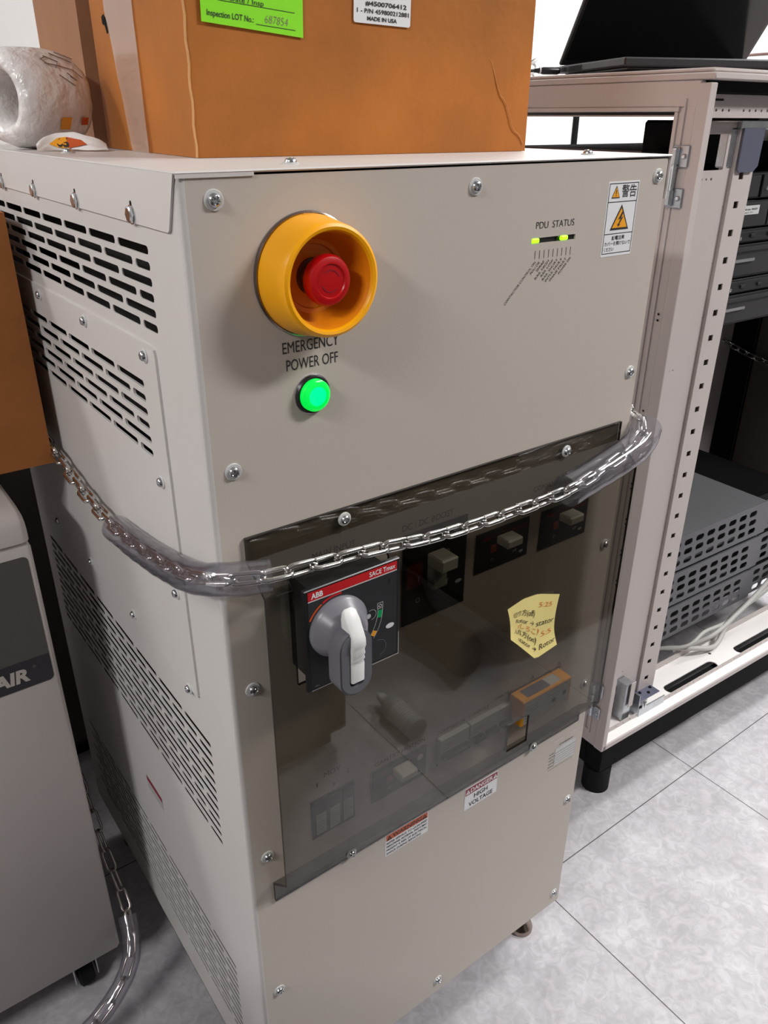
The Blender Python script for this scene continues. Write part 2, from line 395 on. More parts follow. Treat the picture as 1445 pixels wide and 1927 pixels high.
# ---------------------------------------------------------------- power distribution cabinet
W, D, ZB = 0.49, 0.63, 0.095
pdu = thing('power_cabinet', 'tall beige power distribution cabinet with yellow and red emergency stop and smoked cover', 'cabinet', (W/2, D/2, 0))
def slots(y_near, y_far, z_top, z_bot, rows, length, gap, h):
    """brick-pattern rows of rounded slots on the left side; returns loops in SD frame coordinates (u = -y, v = z)"""
    out = []
    for r in range(rows):
        z = z_top-(z_top-z_bot)*r/(rows-1); y = y_near; first = True
        while y < y_far-0.02:
            L = length if not (first and r % 2) else length*0.46
            e = min(y+L, y_far); first = False
            if e-y > 0.012: out.append(rrect(-e, z-h/2, -y, z+h/2, h*0.42, 2))
            y = e+gap
    return out
SX = -0.005
side_v1 = slots(0.063, 0.585, 1.0835, 1.0275, 6, 0.0605, 0.0065, 0.0062)
side_v2 = slots(0.103, 0.575, 0.9765, 0.9165, 6, 0.0605, 0.0065, 0.0062)
side_v3 = slots(0.060, 0.585, 0.6290, 0.4980, 12, 0.0605, 0.0065, 0.0064)
side_v4 = slots(0.066, 0.585, 0.2890, 0.1580, 12, 0.0605, 0.0065, 0.0064)
b = MB()
big = [(-0.585, 0.9), (-0.09, 0.9), (-0.09, 0.995), (-0.585, 0.995)]
b.plate([(-D, ZB), (-0.004, ZB), (-0.004, 1.134), (-D, 1.134)], side_v1+[big]+side_v3+side_v4, 0.0009, CAB2, frame((SX+0.0009, 0, 0), (0, -1, 0), (0, 0, 1)), edge=CAB2)
b.tube([(SX+0.0045, 0.0045, ZB), (SX+0.0045, 0.0045, 1.134)], 0.0045, CAB2, n=20)
b.box(W+0.001, W+0.0025, 0.002, D, ZB, 1.134, CAB2)
b.box(SX, W+0.0025, D-0.0015, D, ZB, 1.134, CAB2)
b.box(SX, W+0.0025, 0.003, D, ZB, ZB+0.002, CAB2)
b.box(SX+0.004, W, 0.0018, 0.0035, ZB, 1.134, CAB2)
b.build('side_walls', pdu, label='pale grey side walls with rows of ventilation slots')
b = MB(); b.box(0.035, W-0.03, 0.045, D-0.03, ZB+0.01, 1.12, VOID); b.build('dark_core', pdu)  # solid near-black box put in to keep the vent slots dark
# raised vent panel on the left side
b = MB()
b.plate([(-0.615, 0.680), (-0.074, 0.680)]+[(-0.072, 0.682), (-0.072, 1.006), (-0.0735, 1.0105), (-0.078, 1.012), (-0.615, 1.012)], side_v2, 0.002, CAB2, frame((SX, 0, 0), (0, -1, 0), (0, 0, 1)))
b.build('vent_panel', pdu)
# front panel
b = MB()
X = FR(0, 0, 0)
b.plate(rrect(0.0, ZB, W, T, 0.003), [rrect(0.313, 1.0700, 0.3690, 1.0745, 0.0005)], 0.0018, CAB, frame((0, 0.0018, 0), (1, 0, 0), (0, 0, 1)))
b.box(-0.0012, 0.0002, 0.0006, 0.0016, ZB, T, LIDM)
b.build('front_panel', pdu, smooth=30)
# lid with folded lip
b = MB()
LZ = 1.1375
b.box(-0.007, W+0.004, -0.0015, D+0.002, LZ-0.002, LZ, LIDM, c=0.0009)
b.plate([(-D-0.002, 1.103)]+[(-0.019, 1.100), (-0.016, 1.1015), (-0.0145, 1.105), (-0.0010, LZ-0.001), (-D-0.002, LZ-0.001)], [], 0.0016, LIDM, frame((-0.0054, 0, 0), (0, -1, 0), (0, 0, 1)))
b.v = b.v
b.box(W+0.003, W+0.0045, -0.001, D, 1.098, LZ, LIDM)
b.box(-0.006, 0.048, -0.0012, 0.0, 1.1335, LZ-0.001, LIDM)
b.build('lid', pdu)
# the printed words and marks on the front
b = MB(); X = FR(0, 0, 0)
text(b, 'EMERGENCY', 0.0625, 0.1115, 1.0128, 0.0088, INK, X)
text(b, 'POWER OFF', 0.0650, 0.1105, 0.9995, 0.0088, INK, X)
b.build('lettering', pdu, smooth=0, recalc=False); b = MB()
text(b, 'PDU  STATUS', 0.317, 0.3655, 1.0822, 0.0060, INK, X, bold=-0.005)
names = ['CONTACTOR CONTROL ON', 'PDU OK', 'SPARE', 'RAIL HIGH', 'RAIL LOW', 'RAIL SHORT', 'INTLK FAULT', 'PHASE FAULT', 'POWER ON']
for i, s in enumerate(names):
    x = 0.3185+i*0.0057
    quad(b, x-0.00025, 1.0570, x+0.00025, 1.0640, INK, X)
    L = 0.0026*len(s)*0.92; a = math.radians(44)
    R = X @ Matrix.Translation((x+0.0010, 1.0545, 0)) @ Matrix.Rotation(a, 4, 'Z')
    text(b, s, -L, 0, -0.0010, 0.0024, INK, R)
b.build('lettering', pdu, smooth=0, recalc=False); b = MB()
text(b, 'MAIN INPUT', 0.080, 0.1245, 0.8335, 0.0068, INK, X)
b.build('lettering', pdu, smooth=0, recalc=False); b = MB()
text(b, 'DC / DC BOOST', 0.176, 0.2375, 0.8305, 0.0068, INK, X)
b.build('lettering', pdu, smooth=0, recalc=False); b = MB()
text(b, 'CONSOLE', 0.346, 0.384, 0.8235, 0.0058, INK, X)
text(b, 'GANTRY', 0.372, 0.404, 0.8125, 0.0058, INK, X)
b.build('lettering', pdu, smooth=0, recalc=False); b = MB()
text(b, 'GANTRY MOTION', 0.145, 0.2115, 0.5640, 0.0056, INK, X)
b.build('lettering', pdu, smooth=0, recalc=False); b = MB()
text(b, 'MOV', 0.083, 0.1025, 0.5860, 0.0068, INK, X)
text(b, '1', 0.0735, 0.0755, 0.5780, 0.0062, INK, X); text(b, '3', 0.0915, 0.0955, 0.5680, 0.0062, INK, X); text(b, '2', 0.1090, 0.1130, 0.5770, 0.0062, INK, X)
b.build('lettering', pdu, smooth=0, recalc=False); b = MB()
text(b, 'COMPRESSOR', 0.229, 0.2700, 0.5610, 0.0050, INK, X); b.build('lettering', pdu, smooth=0, recalc=False); b = MB(); text(b, 'CONSOLE', 0.275, 0.3060, 0.5620, 0.0050, INK, X)
b.build('lettering', pdu, smooth=0, recalc=False); b = MB()
text(b, 'GANTRY', 0.315, 0.3430, 0.5670, 0.0050, INK, X); b.build('lettering', pdu, smooth=0, recalc=False); b = MB(); text(b, 'GFI', 0.3955, 0.4085, 0.5640, 0.0060, INK, X)
for cx in (0.376, 0.422):
    tri = [(cx-0.0065, 0.5640), (cx+0.0065, 0.5640), (cx, 0.5760)]
    outline(b, tri, 0.22, INK, X); poly(b, [(cx-0.0006, 0.5665), (cx+0.0012, 0.5710), (cx+0.0002, 0.5710), (cx+0.0008, 0.5735), (cx-0.0008, 0.5700), (cx+0.0002, 0.5700)], INK, X)
b.build('lettering', pdu, smooth=0, recalc=False)

# --- screws
def screw_mesh(name, washer=True, wr=0.0068, hr=0.0047):
    s = MB()
    if washer: s.lathe([(0.0, 0.0), (wr, 0.0), (wr, 0.0008), (wr-0.0005, 0.0012), (hr*0.8, 0.0012)], LGREY, n=28)
    N = 22; hh = 0.0034; z0 = 0.0010
    def f(u, v):
        a, c = u*2-1, v*2-1
        x = a*math.sqrt(1-c*c/2); y = c*math.sqrt(1-a*a/2); r = min(1.0, math.hypot(x, y))
        z = z0+hh*math.sqrt(max(0, 1-r**3.2))
        q = hr*0.60; X_, Y_ = x*hr, y*hr
        if (abs(X_) < hr*0.17 and abs(Y_) < q) or (abs(Y_) < hr*0.17 and abs(X_) < q): z -= 0.0016*(1-0.4*r)
        return (X_, Y_, z)
    s.grid(f, N, N, SILVER)
    return s.build(name, None, (0, 0, 0), smooth=30)
def face(x, y, z, d, spin=0.0):
    if d == 'front': M_ = FR(x, z, y)
    elif d == 'side': M_ = frame((x, y, z), (0, -1, 0), (0, 0, 1))
    else: M_ = Matrix.Translation((x, y, z))
    return M_ @ Matrix.Rotation(spin, 4, 'Z')
pts = [(0.0185, 0, 1.1200, 'front'), (0.2440, 0, 1.1190, 'front'), (0.4770, 0, 1.1190, 'front')]
for z in (0.9315, 0.7280, 0.5230, 0.3150, 0.1190): pts.append((0.0155, 0, z, 'front'))
for z in (0.9280, 0.7200, 0.5150, 0.3120, 0.1190): pts.append((0.4775, 0, z, 'front'))
pts.append((0.2490, 0, 0.1190, 'front'))
scr = screw_mesh('screw'); copies(scr, pdu, [face(*p, random.random()*3) for p in pts])
# screws holding the cover, on the acrylic
pts = [(0.1110, -0.0035, 0.8650, 'front'), (0.3860, -0.0035, 0.8610, 'front'), (0.1110, -0.0035, 0.4640, 'front'), (0.3870, -0.0035, 0.4610, 'front')]
scr2 = screw_mesh('cover_screw', wr=0.0062, hr=0.0042); copies(scr2, pdu, [face(*p, random.random()*3) for p in pts])
# small screws on the side
pts = []
for y in (0.092, 0.236, 0.380, 0.524): pts.append((SX-0.002, y, 1.0025, 'side'))
for z in (0.896, 0.787, 0.680): pts.append((SX-0.002, 0.091, z, 'side'))
for y in (0.232, 0.372, 0.507): pts.append((SX-0.002, y, 0.688, 'side'))
scr3 = screw_mesh('side_screw', wr=0.0058, hr=0.0042); copies(scr3, pdu, [face(*p, random.random()*3) for p in pts])
pts = [(0.100, 0.040, LZ, 'top'), (0.4150, 0.035, LZ, 'top'), (0.024, 0.31, LZ, 'top')]
scr4 = screw_mesh('lid_screw', wr=0.0062, hr=0.0045); copies(scr4, pdu, [face(*p) for p in pts])
# hexagon bolts with keyhole slots along the lid lip
hb = MB(); hb.lathe([(0, 0.0033), (0.0050, 0.0033), (0.0061, 0.0026), (0.0061, 0.0)], SILVER, n=6); hb.lathe([(0.0067, 0.0008), (0.0067, 0)], SILVER, n=24); hb.lathe([(0.0, 0.0008), (0.0067, 0.0008)], SILVER, n=24)
hb.plate([(-0.0018, 0.004), (0.0018, 0.004), (0.0018, 0.0080), (0.001, 0.0092), (-0.001, 0.0092), (-0.0018, 0.0080)], [], 0.0002, BLKP, Matrix.Translation((0, 0, 0)))
hx = hb.build('hexagon_bolt', None, (0, 0, 0))
copies(hx, pdu, [face(-0.0070, y, 1.1060, 'side') for y in (0.080, 0.205, 0.328, 0.447, 0.566)])

# --- emergency stop
C = FR(0.0865, 1.0668)
es = MB(); es.lathe([(0.0, 0.0), (0.0435, 0.0), (0.0435, 0.0018), (0.0425, 0.0026), (0.036, 0.0026)], BRONZE, C, n=64)
eo = es.build('emergency_stop', pdu, label='dark metal ring under the emergency stop')
g = MB()
g.lathe([(0.0405, 0.0024), (0.0418, 0.0034), (0.0418, 0.0075), (0.0412, 0.0120), (0.0398, 0.0200), (0.0388, 0.0300), (0.0380, 0.0325), (0.0360, 0.0338), (0.0340, 0.0332), (0.0328, 0.0312)], YEL, C, n=72)
g.lathe([(0.0328, 0.0312), (0.0318, 0.0260), (0.0300, 0.0150), (0.0262, 0.0100), (0.0255, 0.0085), (0.0225, 0.0080), (0.0218, 0.0060), (0.0, 0.0055)], ORG, C, n=72)
text(g, 'AUS', -0.006, 0.006, -0.002, 0.0035, KRAFT2, C @ Matrix.Rotation(0, 4, 'X') @ Matrix.Translation((0, 0.0418, 0.006)) @ Matrix.Rotation(-PI/2, 4, 'X'), eps=0.0004)
g.build('guard', eo, label='yellow protective collar')
k = MB(); k.lathe([(0.0130, 0.005), (0.0130, 0.009), (0.0118, 0.0095), (0.0118, 0.012), (0.0130, 0.0125), (0.0130, 0.015), (0.0110, 0.0155), (0.0110, 0.021)], mat('dark_stem', (0.05, 0.012, 0.010, 1), 0.3), C, n=36)
k.build('stem', eo)
k = MB(); k.lathe([(0.0105, 0.0195), (0.0155, 0.0200), (0.0170, 0.0215), (0.0176, 0.0245), (0.0174, 0.0275), (0.0162, 0.0298), (0.0132, 0.0310), (0.0117, 0.0309), (0.0111, 0.0300), (0.0070, 0.0301), (0.0, 0.0303)], REDB, C, n=48)
for a0 in (20, 200): arc_band(k, 0, 0, 0.0070, 0.0077, a0, a0+110, DRED, C, 0.0304)
k.build('push_button', eo, label='red mushroom push button')
# --- pilot lamp
C = FR(0.0862, 0.9785)
p = MB(); p.lathe([(0.0, 0), (0.0152, 0), (0.0152, 0.0020), (0.0142, 0.0034), (0.0128, 0.0036), (0.0125, 0.0026)], BLK, C, n=48); p.lathe([(0.0155, 0.0), (0.0157, 0.0009), (0.0150, 0.0012)], SILVER, C, n=48)
po = p.build('pilot_lamp', pdu)
p = MB(); p.lathe([(0.0126, 0.0025), (0.0124, 0.0066), (0.0114, 0.0078), (0.0100, 0.0083), (0.0075, 0.0086)], GRNL, C, n=48); p.lathe([(0.0075, 0.0086), (0.004, 0.0089), (0, 0.0090)], GRNC, C, n=48)
p.build('lens', po, label='glowing green lens')
# --- status window
X = FR(0, 0)
s = MB(); s.box(0.3128, 0.3692, 0.0016, 0.006, 1.0695, 1.0750, BLK); so = s.build('status_window', pdu)
for (a, c_, m) in ((0.3135, 0.3225, LED), (0.3455, 0.3475, mat('dim_led', (0.03, 0.10, 0.005, 1), 0.3)), (0.3500, 0.3590, LED)):
    s = MB(); s.box(a, c_, -0.0008, 0.0030, 1.0704, 1.0742, m, c=0.0008); s.build('status_light', so)
# --- stickers
def sticker(name, x0, z0, x1, z1, m=None):
    s = MB(); s.plate(rrect(x0, z0, x1, z1, 0.0008, 2), [], 0.00025, m or WHT, FR(0, 0, -0.0)); return s
X = FR(0, 0, 0)
s = sticker('s', 0.4070, 1.0505, 0.4510, 1.1165)
E0 = 0.0004
ring(s, 0.4083, 1.0530, 0.4498, 1.1150, 0.0007, INK, X, E0)
quad(s, 0.4083, 1.0985, 0.4498, 1.0992, INK, X, E0); quad(s, 0.4083, 1.0705, 0.4498, 1.0712, INK, X, E0)
def warn_tri(s, cx, z0, w, h, bolt):
    poly(s, [(cx-w/2, z0), (cx+w/2, z0), (cx, z0+h)], INK, X, E0)
    poly(s, [(cx-w/2*0.80, z0+h*0.09), (cx+w/2*0.80, z0+h*0.09), (cx, z0+h*0.86)], AMB, X, E0+0.0001)
    if bolt:
        q = [(0.06, 0.72), (-0.13, 0.40), (0.01, 0.44), (-0.10, 0.22), (-0.16, 0.26), (-0.08, 0.12), (0.03, 0.22), (-0.03, 0.23), (0.15, 0.52), (0.03, 0.47), (0.12, 0.68)]
        poly(s, [(cx+a*w, z0+c_*h) for a, c_ in q], INK, X, E0+0.0002)
    else:
        quad(s, cx-w*0.04, z0+h*0.32, cx+w*0.04, z0+h*0.66, INK, X, E0+0.0002); quad(s, cx-w*0.04, z0+h*0.17, cx+w*0.04, z0+h*0.26, INK, X, E0+0.0002)
warn_tri(s, 0.4185, 1.1020, 0.0120, 0.0110, False)
warn_tri(s, 0.4290, 1.0740, 0.0270, 0.0225, True)
text(s, '警告', 0.4265, 0.4475, 1.1035, 0.0085, INK, X, E0, bold=0.01)
text(s, '感電注意', 0.4200, 0.4385, 1.0655, 0.0030, INK, X, E0, bold=0.02)
text(s, 'カバーを開けないで', 0.4105, 0.4480, 1.0605, 0.0030, INK, X, E0, bold=0.01)
text(s, 'ください', 0.4105, 0.4245, 1.0555, 0.0030, INK, X, E0, bold=0.01)
s.build('warning_sticker', pdu, label='white shock warning sticker with two amber triangles', smooth=0, recalc=False)
s = sticker('s', 0.2770, 0.4160, 0.3315, 0.4510)
quad(s, 0.2782, 0.4395, 0.3303, 0.4500, DRED, X, E0)
text(s, 'DANGER', 0.2865, 0.3230, 0.4415, 0.0068, WHT, X, E0+0.0001, bold=0.02)
for cx in (0.2822, 0.3268): poly(s, [(cx-0.0036, 0.4412), (cx+0.0036, 0.4412), (cx, 0.4484)], WHT, X, E0+0.0001); quad(s, cx-0.0004, 0.4425, cx+0.0004, 0.4460, DRED, X, E0+0.0002)
text(s, 'HIGH', 0.2925, 0.3150, 0.4295, 0.0070, INK, X, E0, bold=0.02); text(s, 'VOLTAGE', 0.2845, 0.3240, 0.4190, 0.0070, INK, X, E0, bold=0.02)
ring(s, 0.2773, 0.4163, 0.3312, 0.4507, 0.0002, DARKW, X, E0)
s.build('danger_sticker', pdu, label='white and maroon danger high voltage sticker', smooth=0, recalc=False)
s = sticker('s', 0.1590, 0.4210, 0.2205, 0.4535)
quad(s, 0.1600, 0.4440, 0.2195, 0.4527, ORP, X, E0)
text(s, 'WARNING', 0.1690, 0.2110, 0.4453, 0.0062, INK, X, E0+0.0001, bold=0.015)
for cx in (0.1645, 0.2150): poly(s, [(cx-0.0036, 0.4448), (cx+0.0036, 0.4448), (cx, 0.4516)], INK, X, E0+0.0001); quad(s, cx-0.0004, 0.4458, cx+0.0004, 0.4490, ORP, X, E0+0.0002)
for i, l in enumerate(['REFER SERVICE TO QUALIFIED', 'PERSONNEL INTERNAL PARTS MAY', 'PRESENT A RISK OF ELECTRICAL', 'SHOCK DURING SERVICING']):
    text(s, l, 0.1605, 0.2190 if i < 3 else 0.2105, 0.4385-i*0.0053, 0.0034, INK, X, E0, bold=0.015)
s.build('warning_sticker', pdu, label='orange and white service warning sticker', smooth=0, recalc=False)
# rating plate
s = MB(); s.plate(rrect(0.4360, 0.3960, 0.4770, 0.4270, 0.0003, 1), [], 0.0002, DARKW, X); PLT = mat('plate_white', (0.62, 0.60, 0.60, 1), 0.4)
quad(s, 0.4375, 0.4195, 0.4762, 0.4262, PLT, X, E0)
for i in range(5): quad(s, 0.4375, 0.3968+i*0.0044, 0.4762, 0.3996+i*0.0044, PLT, X, E0)
quad(s, 0.4330, 0.4395, 0.4500, 0.4410, PLT, X, E0); quad(s, 0.4640, 0.4395, 0.4760, 0.4410, PLT, X, E0)
text(s, 'Combinent', 0.4440, 0.4700, 0.4290, 0.0038, INK, X, E0)
for i in range(5):
    for j in range(3 + i % 2): quad(s, 0.4262+j*0.0030, 0.3985+i*0.0055, 0.4282+j*0.0030, 0.3997+i*0.0055, INK, X, E0)
quad(s, 0.4262, 0.3930, 0.4745, 0.3935, INK, X, E0)
s.build('rating_plate', pdu, smooth=0, recalc=False)
# small sign low on the left side
s = MB(); Y = frame((SX, 0, 0), (0, -1, 0), (0, 0, 1)); s.plate(rrect(-0.302, 0.379, -0.249, 0.401, 0.001), [], 0.0002, DARKW, Y); quad(s, -0.301, 0.393, -0.250, 0.400, DRED, Y, 0.0004)
s.build('side_sticker', pdu, smooth=0, recalc=False)

# --- breakers behind the cover
def breaker(x0, z0, x1, z1, kind):
    b = MB(); X = FR(0, 0, -0.0015)
    b.box(x0, x1, -0.0015, 0.003, z0, z1, BLK)
    w, h = x1-x0, z1-z0
    if kind == 'big':
        quad(b, x0+w*0.06, z0+h*0.40, x0+w*0.30, z0+h*0.66, mat('dull_red', (0.20, 0.02, 0.008, 1), 0.5), X)
        text(b, 'I', x0+w*0.235, x0+w*0.245, z0+h*0.45, 0.0062, WHT, X, 0.0004); text(b, 'O', x0+w*0.20, x0+w*0.265, z0+h*0.215, 0.006, LGREY, X, 0.0004)
        text(b, 'on', x0+w*0.60, x0+w*0.72, z0+h*0.66, 0.0060, LGREY, X, 0.0004); text(b, 'off', x0+w*0.585, x0+w*0.72, z0+h*0.29, 0.0070, LGREY, X, 0.0004)
        b.add([(x0+w*0.89+0.0045*math.cos(t*PI/8), z0+h*0.28+0.0022*math.sin(t*PI/8), 0.0004) for t in range(16)], [list(range(16))], LGREY, X)
    else:
        quad(b, x0+w*0.11, z1-0.0095, x1-w*0.05, z1-0.0092, RED, X); quad(b, x0+w*0.11, z1-0.0062, x1-w*0.05, z1-0.0059, RED, X)
        text(b, 'ABB', x0+w*0.12, x0+w*0.24, z1-0.0090, 0.0024, RED, X, 0.0003); text(b, 'SACE Tmax', x0+w*0.66, x0+w*0.94, z1-0.0090, 0.0022, RED, X, 0.0003)
        quad(b, x0+w*0.27, z0+h*0.42, x0+w*0.38, z0+h*0.62, ORP, X); text(b, 'I', x0+w*0.33, x0+w*0.335, z0+h*0.56, 0.003, WHT, X, 0.0004)
        text(b, 'O', x0+w*0.28, x0+w*0.33, z0+h*0.20, 0.0036, LGREY, X, 0.0004); text(b, 'off', x0+w*0.70, x0+w*0.78, z0+h*0.22, 0.0032, LGREY, X, 0.0004)
        b.add([(x0+w*0.87+0.0032*math.cos(t*PI/8), z0+h*0.17+0.0016*math.sin(t*PI/8), 0.0004) for t in range(16)], [list(range(16))], LGREY, X)
        if kind == 'round': b.add([(x0+w*0.88+0.0042*math.cos(t*PI/8), z0+h*0.70+0.0042*math.sin(t*PI/8), 0.0004) for t in range(16)], [list(range(16))], WHT, X)
    o = b.build('circuit_breaker', pdu, smooth=0, recalc=False)
    t = MB()
    if kind == 'big':
        tx, tz, tw, th, tl = x0+w*0.36, z0+h*0.60, 0.021, 0.0135, 0.024
        t.box(tx+0.001, tx+tw-0.003, -0.012, -0.001, z0+h*0.36, tz+th-0.002, mat('toggle_shaft', (0.30, 0.30, 0.27, 1), 0.5), c=0.001)
    else: tx, tz, tw, th, tl = x0+w*0.36, z0+h*0.62, 0.022, 0.0095, 0.019
    t.box(tx, tx+tw, -tl, -0.0015, tz, tz+th, TOGG, c=0.0016)
    t.build('toggle', o, label='light grey toggle lever')
breaker(0.1765, 0.727, 0.2550, 0.8262, 'big')
breaker(0.2690, 0.7525, 0.3430, 0.7975, 'small')
breaker(0.3615, 0.7500, 0.4355, 0.7965, 'small')
breaker(0.1400, 0.5160, 0.2130, 0.5590, 'round')
# three module fuse block
b = MB(); X = FR(0, 0, -0.0015); b.box(0.066, 0.118, -0.0015, 0.003, 0.512, 0.563, BLK)
mo = b.build('fuse_block', pdu, smooth=0)
for i in range(3):
    x0 = 0.0695+i*0.0163; t = MB(); t.box(x0, x0+0.0138, -0.003, -0.001, 0.5150, 0.5600, BLKP, c=0.0006)
    Xi = FR(0, 0, -0.003); quad(t, x0+0.001, 0.5175, x0+0.0128, 0.5450, DARKW, Xi)
    for r in range(7): quad(t, x0+0.002, 0.5200+r*0.0034, x0+0.0118-0.002*(r % 3), 0.5206+r*0.0034, INK, Xi, 0.0003)
    t.build('fuse_module', mo, smooth=0, recalc=False)
# rail mounted breakers
def rail_breaker(x0, x1, wide):
    b = MB(); X = FR(0, 0, -0.006)
    b.box(x0, x1, -0.006, 0.003, 0.5205, 0.5570, DIN, c=0.0008)
    b.box(x0, x1, -0.0005, 0.003, 0.5160, 0.5205, BLK)
    text(b, 'C 16', x0+0.010, x0+0.017, 0.5460, 0.002, RED, X)
    for r in range(3): quad(b, x0+0.004, 0.5420+r*0.0032, x0+0.012+0.003*(r % 2), 0.5425+r*0.0032, INK, X)
    o = b.build('rail_breaker', pdu, smooth=0)
    n = 1 if not wide else 3; step = (x1-x0)/n
    for i in range(n):
        t = MB(); q0, q1 = x0+i*step+0.002, x0+(i+1)*step-0.002
        t.box(q0, q1, -0.013, -0.004, 0.5300, 0.5375, BLK, c=0.002); t.build('toggle', o, label='black toggle lever')
rail_breaker(0.2295, 0.2725, False); rail_breaker(0.2740, 0.3390, True)
# yellow residual current device
b = MB(); X = FR(0, 0, -0.0215)
b.box(0.339, 0.4230, -0.0215, 0.003, 0.5290, 0.5660, YEL, c=0.0015)
quad(b, 0.3430, 0.5315, 0.4190, 0.5635, DIN, X)
for i in range(6): quad(b, 0.3455, 0.5350+i*0.0040, 0.3700-0.003*(i % 3), 0.5356+i*0.0040, INK, X, 0.0004)
for i in range(5): quad(b, 0.3800+0.002*(i % 2), 0.5360+i*0.0045, 0.4000, 0.5366+i*0.0045, INK, X, 0.0004)
for (cx, cz) in ((0.3900, 0.5420), (0.4080, 0.5450)): quad(b, cx, cz, cx+0.006, cz+0.006, INK, X, 0.0005)
TOPX = frame((0, 0, 0.5660), (1, 0, 0), (0, 1, 0)); quad(b, 0.351, -0.018, 0.389, -0.004, HGREY, TOPX); quad(b, 0.389, -0.018, 0.408, -0.004, LGREY, TOPX)
b.box(0.337, 0.4240, -0.001, 0.003, 0.5270, 0.5680, BLK)
b.build('residual_current_breaker', pdu, smooth=0, label='yellow residual current breaker')

# --- rotary main switch
b = MB()
b.box(0.0560, 0.1300, -0.0430, 0.002, 0.7375, 0.8300, BLK)
b.box(0.0440, 0.1380, -0.0462, -0.0415, 0.7395, 0.8385, BLK, c=0.0008)
X = FR(0, 0, -0.0462)
FG = mat('switch_face', (0.028, 0.028, 0.031, 1), 0.28)
quad(b, 0.0470, 0.7430, 0.1345, 0.8340, FG, X)
quad(b, 0.0470, 0.8285, 0.1345, 0.8368, RED, X, 0.0004); quad(b, 0.0470, 0.8275, 0.1345, 0.8285, LGREY, X, 0.0004)
quad(b, 0.0472, 0.7405, 0.1372, 0.7412, LGREY, X, 0.0003); quad(b, 0.1368, 0.7400, 0.1374, 0.7640, LGREY, X, 0.0003)
text(b, 'ABB', 0.0500, 0.0610, 0.8302, 0.0050, WHT, X, 0.0006, bold=0.03); text(b, 'SACE Tmax', 0.1060, 0.1325, 0.8305, 0.0046, WHT, X, 0.0006, bold=0.015)
arc_band(b, 0.0745, 0.7960, 0.0292, 0.0310, 120, 152, ORP, X, 0.0005); arc_band(b, 0.0745, 0.7960, 0.0292, 0.0312, 82, 118, RED, X, 0.0004)
arc_band(b, 0.0745, 0.7960, 0.0230, 0.0275, 165, 215, GRNP, X, 0.0004)
for r in (0.0400, 0.0450): arc_band(b, 0.0745, 0.7960, r, r+0.0004, -38, 2, LGREY, X, 0.0004)
arc_band(b, 0.0745, 0.7960, 0.0404, 0.0448, -12, -2, GRNP, X, 0.0005); arc_band(b, 0.0745, 0.7960, 0.0404, 0.0448, -36, -29, AMB, X, 0.0005)
ring(b, 0.1140, 0.7960, 0.1200, 0.8020, 0.0004, LGREY, X, 0.0005); text(b, 'O', 0.1153, 0.1187, 0.7972, 0.0034, WHT, X, 0.0006); text(b, 'OFF', 0.1148, 0.1194, 0.7925, 0.0018, GRNP, X, 0.0006)
arc_band(b, 0.1080, 0.7930, 0.0046, 0.0050, -90, 120, LGREY, X, 0.0005)
b.add([(0.1050+0.0024*math.cos(t*PI/8), 0.7925+0.0024*math.sin(t*PI/8), 0.0005) for t in range(16)], [list(range(16))], LGREY, X)
b.add([(0.1275+0.0045*math.cos(t*PI/8), 0.7745+0.0026*math.sin(t*PI/8), 0.0005) for t in range(16)], [list(range(16))], WHT, X)
arc_band(b, 0.1150, 0.7560, 0.0080, 0.0086, -80, 100, HGREY, X, 0.0005)
quad(b, 0.1258, 0.8170, 0.1272, 0.8225, VOID, X, 0.0005)
text(b, '2RC', 0.0505, 0.0545, 0.7440, 0.0012, LGREY, X, 0.0005)
ms = b.build('main_switch', pdu, smooth=0, recalc=False, label='black rotary main switch with red stripe')
h = MB(); C = FR(0.0745, 0.7960)
h.lathe([(0.0275, 0.0462), (0.0275, 0.0490), (0.0262, 0.0510), (0.0235, 0.0545), (0.0205, 0.0600), (0.0175, 0.0640), (0.0130, 0.0660), (0.0, 0.0665)], HUBG, C, n=56)
for (a, r) in ((190, 0.0165), (50, 0.0195)):
    h.lathe([(0.0, 0.0012), (0.0011, 0.0012), (0.0013, 0)], VOID, C @ Matrix.Translation((r*math.cos(math.radians(a)), r*math.sin(math.radians(a)), 0.0585)), n=12)
h.build('handle_hub', ms, label='domed grey hub of the rotary handle')
h = MB()
def stad(hw, top, bot, n=14):
    return [(hw*math.cos(PI*k/n), top+hw*math.sin(PI*k/n)) for k in range(n+1)]+[(-hw*math.cos(PI*k/n), bot-hw*math.sin(PI*k/n)) for k in range(n+1)]
GX = FR(0.0715, 0.0, -0.0600)
inner = [(p[0], p[1]) for p in stad(0.0068, 0.794, 0.7610)]
h.plate(stad(0.0155, 0.7930, 0.7620), [inner], 0.0165, HGREY, GX)
h.plate(stad(0.0140, 0.7925, 0.7625), [[(p[0]*1.06, p[1]) for p in inner]], 0.0012, HGREY, FR(0.0715, 0.0, -0.0765))
h.plate(inner, [], 0.006, BLK, GX)
h.build('handle_grip', ms, label='dark grey oval grip', smooth=40)
h = MB()
prof = [(0.8235, 0.0050), (0.8215, 0.0078), (0.8150, 0.0118), (0.8060, 0.0178), (0.8010, 0.0204), (0.7950, 0.0206), (0.7900, 0.0186), (0.7870, 0.0196), (0.7845, 0.0178), (0.7820, 0.0190), (0.7795, 0.0172), (0.7765, 0.0182), (0.7600, 0.0178), (0.7595, 0.0060)]
vs = []; fs = []
for i, (z, y) in enumerate(prof):
    w_ = (0.0034, 0.0058, 0.0068)[i] if i < 3 else 0.0063
    vs += [(-w_, z, 0.004), (-w_, z, y-0.0012), (-w_+0.0012, z, y), (w_-0.0012, z, y), (w_, z, y-0.0012), (w_, z, 0.004)]
